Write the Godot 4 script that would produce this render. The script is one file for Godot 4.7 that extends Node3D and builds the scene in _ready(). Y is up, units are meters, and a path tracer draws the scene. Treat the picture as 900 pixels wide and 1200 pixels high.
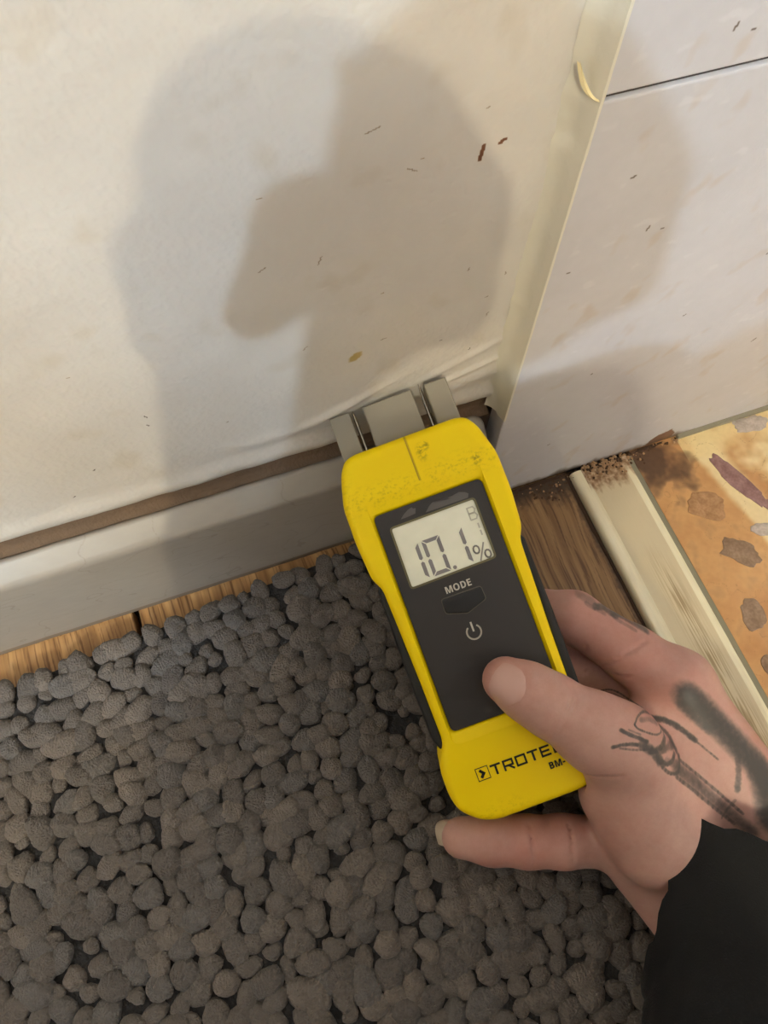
extends Node3D
# Corner of a room: a moisture meter is held against the foot of a plastered wall.
# World: y up, metres; the tiled wall and the skirting face +z at z = 0, the plaster is set back to z = -0.0107.

const PLASTER_Z := -0.0107
const EDGE_X := 0.1168          # left edge of the tiled wall
var noise := FastNoiseLite.new()
var used := {}

func _ready():
	build_camera_and_light()
	make_materials()
	build_room()
	build_plaster_wall()
	build_tiled_wall()
	build_skirting()
	build_floor()
	build_stone_floor()
	build_threshold()
	build_rug()
	build_dirt()
	build_meter()
	build_person()
	build_phone_and_blockers()

# ------------------------------------------------------------------ camera, light
func build_camera_and_light():
	var cam := Camera3D.new()
	cam.name = "camera"
	cam.transform = Transform3D(Basis(Vector3(0.9402, 0.0201, 0.3400), Vector3(0.2998, 0.4245, -0.8544), Vector3(-0.1615, 0.9052, 0.3930)).orthonormalized(), Vector3(0, 0.36984, 0.15))
	cam.fov = rad_to_deg(2.0 * atan(600.0 / 900.0))
	cam.near = 0.012
	cam.far = 20.0
	add_child(cam)
	var env := Environment.new()
	env.background_mode = Environment.BG_COLOR
	env.background_color = Color(0.5, 0.5, 0.5)
	env.tonemap_mode = Environment.TONE_MAPPER_LINEAR
	env.tonemap_exposure = 1.0
	env.sdfgi_enabled = true
	env.ssao_enabled = true
	env.ssil_enabled = true
	var we := WorldEnvironment.new()
	we.name = "world_environment"
	we.environment = env
	add_child(we)
	lamp("ceiling_bulb", Vector3(-0.7245, 2.2, 2.485), 0.034, Color(1.0, 0.95, 0.82), WARM_ENERGY, "round warm ceiling bulb hanging behind the photographer")
	lamp("wall_bulb", Vector3(-1.03, 1.83, 2.0), 0.030, Color(0.77, 0.89, 1.0), COOL_ENERGY, "round cool white bulb on the left wall")

const WARM_ENERGY := 3.0
const COOL_ENERGY := 3.0

func lamp(called: String, at: Vector3, r: float, c: Color, energy: float, label: String):
	var l := OmniLight3D.new()
	l.name = called + "_light"
	l.light_color = c
	l.light_energy = energy
	l.light_size = r * 0.9
	l.omni_range = 8.0
	l.omni_attenuation = 2.0
	l.shadow_enabled = true
	l.position = at
	add_child(l)
	var m := mat(c, 0.4)
	m.emission_enabled = true
	m.emission = c
	m.emission_energy_multiplier = 3.0
	var root := Node3D.new()
	root.position = at
	put(root, called, self)
	tag(root, label, "lamp")
	var g := MeshInstance3D.new()
	var sm := SphereMesh.new()
	sm.radius = r
	sm.height = r * 2
	g.mesh = sm
	g.material_override = m
	put(g, "globe", root)
	var cap := MeshInstance3D.new()
	var cm := CylinderMesh.new()
	cm.top_radius = 0.012
	cm.bottom_radius = 0.016
	if called == "ceiling_bulb":
		cm.height = 2.4 - at.y - r
		cap.position.y = (2.4 - at.y + r) / 2
	else:
		cm.height = 0.22 - r
		cap.rotation.z = PI / 2
		cap.position.x = -(0.22 + r) / 2
	cap.mesh = cm
	cap.material_override = mat(Color(0.8, 0.8, 0.78), 0.4)
	put(cap, "stem", root)

# ------------------------------------------------------------------ helpers
func put(n: Node3D, called: String, parent: Node) -> Node3D:
	var key := str(parent.get_instance_id()) + called
	var k: int = used.get(key, 0)
	used[key] = k + 1
	n.name = called if k == 0 else "%s_%03d" % [called, k]
	parent.add_child(n, true)
	return n

func tag(n: Node, label: String, category: String, group := ""):
	n.set_meta("label", label)
	n.set_meta("category", category)
	if group != "":
		n.set_meta("group", group)

func struct(n: Node):
	n.set_meta("kind", "structure")

func mat(c: Color, rough := 0.6, metal := 0.0) -> StandardMaterial3D:
	var m := StandardMaterial3D.new()
	m.albedo_color = c
	m.roughness = rough
	m.metallic = metal
	return m

func node(called: String, parent: Node, at := Vector3.ZERO) -> Node3D:
	var n := Node3D.new()
	n.position = at
	return put(n, called, parent)

# triangles -> mesh; faces are turned outward (from the centre, or towards a given direction); normals are smoothed across edges flatter than crease degrees
func mesh_of(t: PackedVector3Array, crease := 38.0, toward := Vector3.ZERO, uvf = null) -> ArrayMesh:
	var c := Vector3.ZERO
	for p in t:
		c += p
	c /= max(t.size(), 1)
	var s := 0.0
	for i in range(0, t.size(), 3):
		if toward == Vector3.ZERO:
			s += (t[i] - c).dot((t[i + 1] - c).cross(t[i + 2] - c))
		else:
			s += (t[i + 1] - t[i]).cross(t[i + 2] - t[i]).dot(toward)
	if s > 0:
		for i in range(0, t.size(), 3):
			var q := t[i + 1]
			t[i + 1] = t[i + 2]
			t[i + 2] = q
	var ids := {}
	var idx := PackedInt32Array()
	idx.resize(t.size())
	var faces := []
	for i in t.size():
		var key := Vector3i((t[i] * 2e5).round())
		if not ids.has(key):
			ids[key] = faces.size()
			faces.append(PackedInt32Array())
		idx[i] = ids[key]
	var fnorm := PackedVector3Array()
	for i in range(0, t.size(), 3):
		fnorm.append(-(t[i + 1] - t[i]).cross(t[i + 2] - t[i]))
	for i in t.size():
		faces[idx[i]].append(i / 3)
	var fu := PackedVector3Array()
	for n in fnorm:
		fu.append(n.normalized())
	var lim := cos(deg_to_rad(crease))
	var st := SurfaceTool.new()
	st.begin(Mesh.PRIMITIVE_TRIANGLES)
	for i in t.size():
		var f := i / 3
		if fnorm[f].length_squared() < 1e-22:
			continue
		var n := Vector3.ZERO
		for g in faces[idx[i]]:
			if fu[g].dot(fu[f]) > lim:
				n += fnorm[g]
		st.set_normal(n.normalized())
		if uvf != null:
			st.set_uv(uvf.call(t[i], fu[f]))
		st.add_vertex(t[i])
	return st.commit()

func add(called: String, t: PackedVector3Array, m: Material, parent: Node, crease := 38.0, toward := Vector3.ZERO, uvf = null) -> MeshInstance3D:
	var o := MeshInstance3D.new()
	o.mesh = mesh_of(t, crease, toward, uvf)
	o.material_override = m
	put(o, called, parent)
	return o

func quad(t: PackedVector3Array, a: Vector3, b: Vector3, c: Vector3, d: Vector3):
	t.append(a); t.append(b); t.append(c)
	t.append(a); t.append(c); t.append(d)

func box(lo: Vector3, hi: Vector3) -> PackedVector3Array:
	var t := PackedVector3Array()
	var p := []
	for i in 8:
		p.append(Vector3(hi.x if i & 1 else lo.x, hi.y if i & 2 else lo.y, hi.z if i & 4 else lo.z))
	for f in [[0, 2, 3, 1], [4, 5, 7, 6], [0, 1, 5, 4], [2, 6, 7, 3], [0, 4, 6, 2], [1, 3, 7, 5]]:
		quad(t, p[f[0]], p[f[1]], p[f[2]], p[f[3]])
	return t

# box with chamfered vertical and top edges
func slab(lo: Vector3, hi: Vector3, b: float) -> PackedVector3Array:
	var rings := []
	for s in [[lo.y, 0.0], [hi.y - b, 0.0], [hi.y - b * 0.3, b * 0.3], [hi.y, b]]:
		rings.append(PackedVector3Array([Vector3(lo.x + s[1], s[0], lo.z + s[1]), Vector3(hi.x - s[1], s[0], lo.z + s[1]), Vector3(hi.x - s[1], s[0], hi.z - s[1]), Vector3(lo.x + s[1], s[0], hi.z - s[1])]))
	return loft(rings, true, true)

func loft(rings: Array, cap_a := false, cap_b := false, closed := true) -> PackedVector3Array:
	var t := PackedVector3Array()
	var n: int = rings[0].size()
	for i in rings.size() - 1:
		for j in (n if closed else n - 1):
			var k := (j + 1) % n
			quad(t, rings[i][j], rings[i][k], rings[i + 1][k], rings[i + 1][j])
	for e in [[cap_a, 0, 1], [cap_b, rings.size() - 1, 0]]:
		if e[0]:
			var r: PackedVector3Array = rings[e[1]]
			var c := Vector3.ZERO
			for p in r:
				c += p
			c /= n
			for j in n:
				var k := (j + 1) % n
				if e[2] == 1:
					t.append(c); t.append(r[k]); t.append(r[j])
				else:
					t.append(c); t.append(r[j]); t.append(r[k])
	return t

# flat polygon (x, y) from z0 up to z1
func prism(poly: PackedVector2Array, z0: float, z1: float) -> PackedVector3Array:
	var t := PackedVector3Array()
	var cw := Geometry2D.is_polygon_clockwise(poly)
	var tri := Geometry2D.triangulate_polygon(poly)
	for i in range(0, tri.size(), 3):
		var a := poly[tri[i]]
		var b := poly[tri[i + 1]]
		var c := poly[tri[i + 2]]
		if (b - a).cross(c - a) < 0:
			var q := b
			b = c
			c = q
		t.append(Vector3(a.x, a.y, z1)); t.append(Vector3(b.x, b.y, z1)); t.append(Vector3(c.x, c.y, z1))
		t.append(Vector3(a.x, a.y, z0)); t.append(Vector3(c.x, c.y, z0)); t.append(Vector3(b.x, b.y, z0))
	for j in poly.size():
		var a := poly[j]
		var b := poly[(j + 1) % poly.size()]
		if cw:
			quad(t, Vector3(b.x, b.y, z0), Vector3(a.x, a.y, z0), Vector3(a.x, a.y, z1), Vector3(b.x, b.y, z1))
		else:
			quad(t, Vector3(a.x, a.y, z0), Vector3(b.x, b.y, z0), Vector3(b.x, b.y, z1), Vector3(a.x, a.y, z1))
	return t

func mm(pts: Array) -> PackedVector2Array:
	var r := PackedVector2Array()
	for p in pts:
		r.append(Vector2(p[0], p[1]) * 0.001)
	return r

# a stroke of given width through points (mm) as a prism
func stroke(pts: Array, wd: float, z0: float, z1: float) -> PackedVector3Array:
	var t := PackedVector3Array()
	for i in pts.size() - 1:
		var a := Vector2(pts[i][0], pts[i][1])
		var b := Vector2(pts[i + 1][0], pts[i + 1][1])
		var d := (b - a).normalized() * wd * 0.5
		var s := Vector2(-d.y, d.x)
		var e0 := d if i > 0 else Vector2.ZERO
		var e1 := d if i < pts.size() - 2 else Vector2.ZERO
		t.append_array(prism(PackedVector2Array([(a - e0 + s) * 0.001, (a - e0 - s) * 0.001, (b + e1 - s) * 0.001, (b + e1 + s) * 0.001]), z0, z1))
	return t

func picture(w: int, h: int, f: Callable) -> Image:
	var d := PackedByteArray()
	d.resize(w * h * 3)
	var i := 0
	for y in h:
		for x in w:
			var c: Color = f.call(x, y)
			d[i] = clampi(int(c.r * 255.0 + 0.5), 0, 255)
			d[i + 1] = clampi(int(c.g * 255.0 + 0.5), 0, 255)
			d[i + 2] = clampi(int(c.b * 255.0 + 0.5), 0, 255)
			i += 3
	return Image.create_from_data(w, h, false, Image.FORMAT_RGB8, d)

func tex(im: Image) -> ImageTexture:
	im.generate_mipmaps()
	return ImageTexture.create_from_image(im)

func noise_tex(freq: float, oct: int, seed_: int, size := 512, normal := true, strength := 4.0, kind := FastNoiseLite.TYPE_SIMPLEX_SMOOTH) -> NoiseTexture2D:
	var n := FastNoiseLite.new()
	n.seed = seed_
	n.frequency = freq
	n.fractal_octaves = oct
	n.noise_type = kind
	var t := NoiseTexture2D.new()
	t.width = size
	t.height = size
	t.seamless = true
	t.noise = n
	t.as_normal_map = normal
	t.bump_strength = strength
	return t

func relief(m: StandardMaterial3D, t: Texture2D, scale: float, per_m: float, world := false):
	m.normal_enabled = true
	m.normal_texture = t
	m.normal_scale = scale
	m.uv1_triplanar = true
	m.uv1_world_triplanar = world
	m.uv1_scale = Vector3.ONE * per_m

func n2(x: float, y: float, f: float) -> float:
	return noise.get_noise_2d(x * f, y * f)

func n3(p: Vector3, f: float) -> float:
	return noise.get_noise_3dv(p * f)

# ------------------------------------------------------------------ materials
var M := {}

func make_materials():
	noise.seed = 11
	noise.frequency = 1.0
	noise.noise_type = FastNoiseLite.TYPE_SIMPLEX_SMOOTH
	noise.fractal_octaves = 3
	M.room = mat(Color(0.82, 0.805, 0.79), 0.9)
	M.mortar = mat(Color(0.45, 0.365, 0.285), 0.95)
	relief(M.mortar, noise_tex(0.03, 4, 3), 1.2, 25.0, true)
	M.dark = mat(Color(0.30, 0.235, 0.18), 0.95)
	M.grout = mat(Color(0.56, 0.53, 0.45), 0.9)
	M.joint = mat(Color(0.27, 0.24, 0.23), 0.95)

# ------------------------------------------------------------------ room shell
func build_room():
	var defs := [
		["wall_left", Vector3(-1.40, -0.1, -0.12), Vector3(-1.25, 2.55, 3.15)],
		["wall_right", Vector3(1.6, -0.1, -0.12), Vector3(1.75, 2.55, 3.15)],
		["wall_front", Vector3(-1.40, -0.1, 3.0), Vector3(1.75, 2.55, 3.15)],
		["ceiling", Vector3(-1.40, 2.4, -0.12), Vector3(1.75, 2.55, 3.15)],
	]
	for d in defs:
		var o := add(d[0], box(d[1], d[2]), M.room, self, 20)
		struct(o)

# relief of the plaster face over (x, y)
func plaster_dz(x: float, y: float) -> float:
	var z := n2(x, y, 14.0) * 0.0008 + n2(x + 3, y, 45.0) * 0.00010
	var e := y - 0.0845
	# the paint rolls outward just above the open joint
	z += 0.0016 * exp(-pow((e - 0.0075 - 0.002 * n2(x, 0.3, 40.0)) / 0.005, 2.0))
	z -= 0.0020 * exp(-pow(e / 0.0022, 2.0))
	z += 0.0010 * exp(-pow((e - 0.021 - 0.006 * n2(x, 5.0, 18.0)) / 0.0035, 2.0)) * clampf(n2(x, 9.0, 12.0) * 2.0 + 0.5, 0, 1)
	# creases around the prongs
	var f := exp(-pow((x - 0.098) / 0.022, 2.0))
	z += f * 0.0009 * exp(-pow((e - 0.026 - (x - 0.098) * 0.30) / 0.0016, 2.0))
	z += f * 0.0008 * exp(-pow((e - 0.036 - (x - 0.098) * 0.42) / 0.0022, 2.0))
	var g := exp(-pow((x - 0.047) / 0.016, 2.0))
	z += g * 0.0014 * exp(-pow((e - 0.0275 - (x - 0.047) * 0.35) / 0.0018, 2.0))
	return z

func build_plaster_wall():
	var im := picture(1024, 1024, func(x: int, y: int):
		var u := x / 1024.0 * 0.3
		var v := y / 1024.0 * 0.3
		var k := n2(u, v, 9.0) * 0.018 + n2(u, v + 7, 60.0) * 0.008
		var c := Color(0.835 + k, 0.810 + k, 0.770 + k * 0.9)
		var st := n2(u + 4, v, 30.0) - 0.34
		if st > 0:
			c = c.lerp(Color(0.70, 0.62, 0.48), min(st * 0.5, 0.16))
		return c)
	# small specks, hairs and scratches: [x, y (metres on the wall), length mm, angle, dark]
	for s in [[0.0905, 0.2187, 5.0, 1.4, 0], [0.0965, 0.221, 2.0, 0.6, 0], [0.0905, 0.2330, 1.3, 0.2, 1], [0.0415, 0.1938, 3.4, 1.1, 1], [0.0240, 0.1965, 3.0, 0.5, 1], [0.034, 0.1545, 2.2, 0.8, 2], [0.062, 0.172, 1.4, 0.2, 2], [0.0925, 0.1725, 1.6, 1.0, 1], [0.1075, 0.165, 1.4, 1.3, 1], [0.1035, 0.145, 2.2, 1.2, 1], [0.102, 0.155, 1.6, 0.2, 1], [-0.0248, 0.1413, 1.7, 2.0, 3], [-0.0255, 0.136, 1.0, 2.0, 3], [-0.062, 0.104, 1.4, 0.4, 3], [0.0015, 0.124, 1.2, 0.3, 1], [-0.0405, 0.172, 1.2, 0.0, 2], [0.0725, 0.222, 1.2, 0.0, 2], [-0.098, 0.098, 4.5, 0.6, 4], [-0.05, 0.118, 1.5, 0.6, 3], [0.052, 0.142, 3.6, 0.7, 4], [0.0625, 0.148, 2.0, 0.3, 1], [0.058, 0.2345, 4.5, 0.25, 1], [0.0695, 0.219, 3.2, 2.6, 1], [0.0265, 0.222, 1.6, 0.1, 2], [0.086, 0.137, 1.2, 0.2, 3], [0.099, 0.126, 1.4, 0.9, 3]]:
		var col: Color = [Color(0.44, 0.28, 0.18), Color(0.55, 0.48, 0.39), Color(0.62, 0.53, 0.42), Color(0.20, 0.15, 0.11), Color(0.74, 0.64, 0.40)][s[4]]
		var n := int(s[2] * 8)
		var half := 1 if s[4] != 4 else 5
		if s[4] == 0:
			half = 2
		for i in n:
			var q: float = (i / float(n) - 0.5) * s[2] * 0.001
			var px := int((s[0] + 0.16 + cos(s[3]) * q) / 0.3 * 1024 + sin(i * 0.5) * 0.8)
			var py := int((s[1] - 0.08 + sin(s[3]) * q) / 0.3 * 1024)
			for dx in range(-half + 1, half):
				for dy in range(-half + 1, half):
					if px + dx >= 0 and py + dy >= 0 and px + dx < 1024 and py + dy < 1024:
						im.set_pixel(px + dx, py + dy, im.get_pixel(px + dx, py + dy).lerp(col, 0.75 if s[4] != 4 else 0.25))
	var m := mat(Color.WHITE, 0.46)
	m.albedo_texture = tex(im)
	# fine orange-peel of rolled paint
	var hn := FastNoiseLite.new()
	hn.seed = 5
	hn.frequency = 0.085
	hn.fractal_octaves = 2
	var hi := hn.get_seamless_image(1024, 1024)
	hi.convert(Image.FORMAT_RGBA8)
	hi.bump_map_to_normal_map(3.0)
	m.normal_enabled = true
	m.normal_texture = tex(hi)
	m.normal_scale = 0.17
	M.plaster = m
	# visible stretch on a fine grid, the rest of the wall coarse
	var xs := [-1.3]
	var x := -0.30
	while x < EDGE_X + 0.0001:
		xs.append(x)
		x += 0.0016
	xs.append(EDGE_X + 0.004)
	var ys := []
	var y := 0.0845
	while y < 0.33:
		ys.append(y)
		y += 0.0011 if y < 0.135 else 0.0022
	ys.append_array([0.36, 0.6, 2.5])
	var t := PackedVector3Array()
	var grid := []
	for yy in ys:
		var row := PackedVector3Array()
		for xx in xs:
			var yj: float = yy
			if yy == ys[0]:
				yj += n2(xx, 2.0, 60.0) * 0.0007 + n2(xx, 4.0, 200.0) * 0.0003
			row.append(Vector3(xx, yj, PLASTER_Z + plaster_dz(xx, yy)))
		grid.append(row)
	var back := PackedVector3Array()
	for p in grid[0]:
		back.append(Vector3(p.x, p.y + 0.0005, -0.0145))
	t.append_array(loft([back, grid[0]], false, false, false))
	t.append_array(loft(grid, false, false, false))
	var w := add("wall_back", t, m, self, 50, Vector3(0, 0, 1), func(p: Vector3, _n: Vector3): return Vector2((p.x + 0.16) / 0.3, (p.y - 0.08) / 0.3))
	struct(w)
	# masonry behind the plaster and the mortar ledge of the open joint
	add("masonry", box(Vector3(-1.4, -0.1, -0.12), Vector3(EDGE_X, 2.55, -0.023)), M.mortar, w, 20)
	var rings := []
	for i in 150:
		var xx := -0.40 + i * (0.515 / 149.0)
		var r := PackedVector3Array()
		for q in [[-0.0100, 0.0722], [-0.0125, 0.0738], [-0.0136, 0.0752], [-0.0141, 0.0775], [-0.0143, 0.0800], [-0.0145, 0.0825], [-0.0147, 0.0850], [-0.0150, 0.0890]]:
			var e: float = n2(xx, q[1], 230.0) * 0.0008 + n2(xx, q[1], 60.0) * 0.0007
			r.append(Vector3(xx, q[1] + e * 0.5, q[0] + e * (1.0 if q[1] > 0.073 else 0.0)))
		rings.append(r)
	var ledge := add("mortar_ledge", loft(rings, false, false, false), M.mortar, w, 60, Vector3(0, 0.3, 1))
	ledge.set_meta("label", "crumbly brown mortar in the open joint above the skirting")
	# painted sealant bead up the corner between plaster and tile edge
	rings = []
	for i in 170:
		var yy := 0.0800 + i * 0.00225
		if i > 140:
			yy = 0.3965 + (i - 140) * 0.07
		var wob := n2(yy, 1.0, 40.0) * 0.0008 + n2(yy, 3.0, 300.0) * 0.0006
		var x0 := EDGE_X - 0.0030 + wob
		var z0 := PLASTER_Z - 0.0004
		rings.append(PackedVector3Array([Vector3(x0 - 0.0016, yy, z0 + 0.0002), Vector3(x0 - 0.0004, yy, z0 + 0.0011 + wob * 0.4), Vector3(x0 + 0.0008, yy, z0 + 0.0024), Vector3(x0 + 0.0020, yy, z0 + 0.0050), Vector3(x0 * 0.3 + (EDGE_X - 0.0003) * 0.7, yy, z0 + 0.0076), Vector3(EDGE_X - 0.0003, yy, -0.0012), Vector3(EDGE_X - 0.0001, yy, 0.0003), Vector3(EDGE_X + 0.0007 + wob * 0.2, yy, 0.0004), Vector3(EDGE_X + 0.0009 + wob * 0.2, yy, -0.0004)]))
	var bm: StandardMaterial3D = mat(Color(0.85, 0.825, 0.755), 0.36)
	relief(bm, noise_tex(0.02, 3, 8), 0.3, 30.0)
	var bead := add("trim_1", loft(rings, false, false, false), bm, self, 60, Vector3(-1, 0, 1))
	struct(bead)
	# a flake of paint peeling from the bead
	var fl := PackedVector3Array()
	var fr := []
	for i in 9:
		var q := i / 8.0
		var c := Vector3(0.1122, 0.243 - q * 0.010, -0.0082).lerp(Vector3(0.1160, 0.2365, -0.0008), q)
		var wd := 0.0007 * sin(PI * (q * 0.8 + 0.15))
		fr.append(PackedVector3Array([c + Vector3(-wd, 0, 0.0004), c + Vector3(0, 0, 0.0016), c + Vector3(wd, wd * 0.6, 0.0007)]))
	fl = loft(fr, false, false, false)
	add("paint_flake", fl, mat(Color(0.93, 0.86, 0.66), 0.5), bead, 40, Vector3(0, 0, 1))

func build_tiled_wall():
	var root := node("wall_tiled", self)
	struct(root)
	add("backing", box(Vector3(EDGE_X + 0.0005, -0.1, -0.12), Vector3(1.75, 2.55, -0.0016)), M.joint, root, 20)
	var im := picture(1024, 1024, func(x: int, y: int):
		var u := x / 1024.0 * 0.5
		var v := y / 1024.0 * 0.5
		var g := n2(u * 0.55 - v * 0.85, (u + v) * 0.25, 42.0)
		var k := n2(u, v, 8.0) * 0.022 + g * 0.012 + n2(u, v, 150.0) * 0.008
		var c := Color(0.765 + k, 0.755 + k, 0.765 + k)
		var s := n2(u * 1.4 - v * 0.6 + 3, v + u * 0.3, 34.0) - 0.36
		if s > 0:
			c = c.lerp(Color(0.70, 0.60, 0.50), min(s * 0.9, 0.25))
		var w := n2(u + 9, v * 1.5, 55.0) - 0.46
		if w > 0:
			c = c.lerp(Color(0.88, 0.87, 0.87), min(w * 1.2, 0.22))
		# rusty stain at the foot, grime along the bottom edge
		var du := u - 0.108 + (v - 0.006) * -0.5 + n2(u, v, 120.0) * 0.003
		if abs(du) < 0.0085 and v < 0.013 - abs(du) * 0.7:
			c = c.lerp(Color(0.40, 0.24, 0.13), 0.72)
		var gr := 0.006 + 0.004 * n2(u, 2.0, 70.0) - v
		if gr > 0 and u < 0.13:
			c = c.lerp(Color(0.30, 0.22, 0.15), clampf(gr * 160.0, 0, 0.75))
		return c)
	for s in [[0.137, 0.2065, 1.6, 0.5], [0.125, 0.17, 0.8, 0.0], [0.157, 0.18, 1.2, 0.0], [0.19, 0.123, 1.2, 0.4], [0.155, 0.098, 1.2, 0.4], [0.151, 0.182, 2.4, 1.2], [0.215, 0.149, 1.0, 0.4], [0.205, 0.17, 1.0, 0.8], [0.225, 0.19, 0.8, 0.1], [0.243, 0.085, 2.6, 0.9], [0.262, 0.066, 1.2, 0.3], [0.148, 0.042, 1.0, 0.2]]:
		for i in int(s[2] * 5):
			var q: float = (i / (s[2] * 5.0) - 0.5) * s[2] * 0.001
			var px := int((s[0] - EDGE_X + cos(s[3]) * q) / 0.5 * 1024)
			var py := int((s[1] + sin(s[3]) * q) / 0.5 * 1024)
			im.set_pixel(px, py, Color(0.34, 0.28, 0.24))
	var m := mat(Color.WHITE, 0.34)
	m.albedo_texture = tex(im)
	var hn := FastNoiseLite.new()
	hn.seed = 9
	hn.frequency = 0.012
	hn.fractal_octaves = 4
	hn.domain_warp_enabled = true
	hn.domain_warp_amplitude = 40.0
	var hi := hn.get_seamless_image(1024, 1024)
	hi.convert(Image.FORMAT_RGBA8)
	hi.bump_map_to_normal_map(4.0)
	m.normal_enabled = true
	m.normal_texture = tex(hi)
	m.normal_scale = 0.13
	var ys := [0.0, 0.2356, 0.2369, 0.4725, 0.4738, 0.7094]
	for col in 3:
		for row in 3:
			var x0 := EDGE_X + col * 0.5013
			var t := tile_shape(x0, x0 + 0.5, ys[row * 2] + (0.0006 if row == 0 else 0.0), ys[row * 2 + 1])
			var base: float = ys[row * 2] - row * 0.17
			if row == 0 and col == 0:
				base = 0.0
			add("tile", t, m, root, 30, Vector3.ZERO, func(p: Vector3, _n: Vector3): return Vector2((p.x - x0) / 0.5 + col * 0.31, (p.y - base) / 0.5))
	add("upper_tiling", box(Vector3(EDGE_X, 0.7107, -0.01), Vector3(1.6, 2.45, 0)), m, root, 20, Vector3.ZERO, func(p: Vector3, _n: Vector3): return Vector2(p.x * 2, p.y * 2))
	# old cementy filler along the foot of the tiles
	var st := add("trim_2", box(Vector3(0.236, 0.0, 0.0), Vector3(1.6, 0.0036, 0.0022)), M.grout, self, 20)
	struct(st)

func tile_shape(x0: float, x1: float, y0: float, y1: float) -> PackedVector3Array:
	var b := 0.0012
	var rings := []
	for s in [[-0.011, 0.0], [-b, 0.0], [-b * 0.3, b * 0.3], [0.0, b]]:
		rings.append(PackedVector3Array([Vector3(x0 + s[1], y0 + s[1], s[0]), Vector3(x1 - s[1], y0 + s[1], s[0]), Vector3(x1 - s[1], y1 - s[1], s[0]), Vector3(x0 + s[1], y1 - s[1], s[0])]))
	return loft(rings, true, true)

func build_skirting():
	# bullnosed tile skirting: profile (z, y) swept along x, its free end rounded
	var prof := [[-0.0105, 0.0], [0.0, 0.0006], [0.0, 0.0640], [-0.0002, 0.0660], [-0.0008, 0.0674], [-0.0022, 0.0688], [-0.0055, 0.0718], [-0.0077, 0.0738], [-0.0086, 0.0745], [-0.0098, 0.0744], [-0.0108, 0.0734]]
	var rings := []
	var xs := []
	for i in 120:
		xs.append(-0.45 + i * 0.555 / 119.0)
	xs.push_front(-1.3)
	for i in 9:
		xs.append(0.1056 + 0.0078 * sin((i + 1) / 9.0 * PI / 2))
	for x in xs:
		var drop := 0.0
		if x > 0.1056:
			var q: float = (x - 0.1056) / 0.0080
			drop = 0.0125 * (1.0 - sqrt(max(0.0, 1.0 - q * q)))
		var r := PackedVector3Array()
		for p in prof:
			var wob := n2(x, p[1] * 3.0, 24.0) * 0.0003
			var yy: float = p[1] if p[1] < 0.03 else p[1] - drop * (p[1] / 0.0746) + (n2(x, 8.0, 90.0) * 0.0003 if p[1] > 0.072 else 0.0)
			r.append(Vector3(x, yy, p[0] + wob))
		rings.append(r)
	var im := picture(1024, 256, func(x: int, y: int):
		var u := x / 1024.0 * 0.45
		var v := y / 256.0 * 0.09
		var k := n2(u, v, 16.0) * 0.02 + n2(u, v * 3, 90.0) * 0.012
		var c := Color(0.635 + k, 0.600 + k, 0.550 + k * 0.9)
		var s := absf(n2(u * 0.8, v * 1.6 + 2, 20.0))
		if s < 0.010:
			c = c.lerp(Color(0.42, 0.38, 0.32), 0.22)
		if v < 0.004:
			c = c.lerp(Color(0.35, 0.26, 0.18), 0.45)
		return c)
	var m := mat(Color.WHITE, 0.42)
	m.albedo_texture = tex(im)
	var t := loft(rings, false, true, false)
	var o := add("baseboard_left", t, m, self, 50, Vector3(0, 0.3, 1), func(p: Vector3, _n: Vector3): return Vector2((p.x + 0.33) / 0.45, p.y / 0.09))
	struct(o)
	# dark hollow between the end of the skirting and the tiles
	add("hollow", box(Vector3(0.095, 0.0, -0.0225), Vector3(EDGE_X + 0.0002, 0.0690, -0.0112)), M.dark, o, 20)

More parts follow.
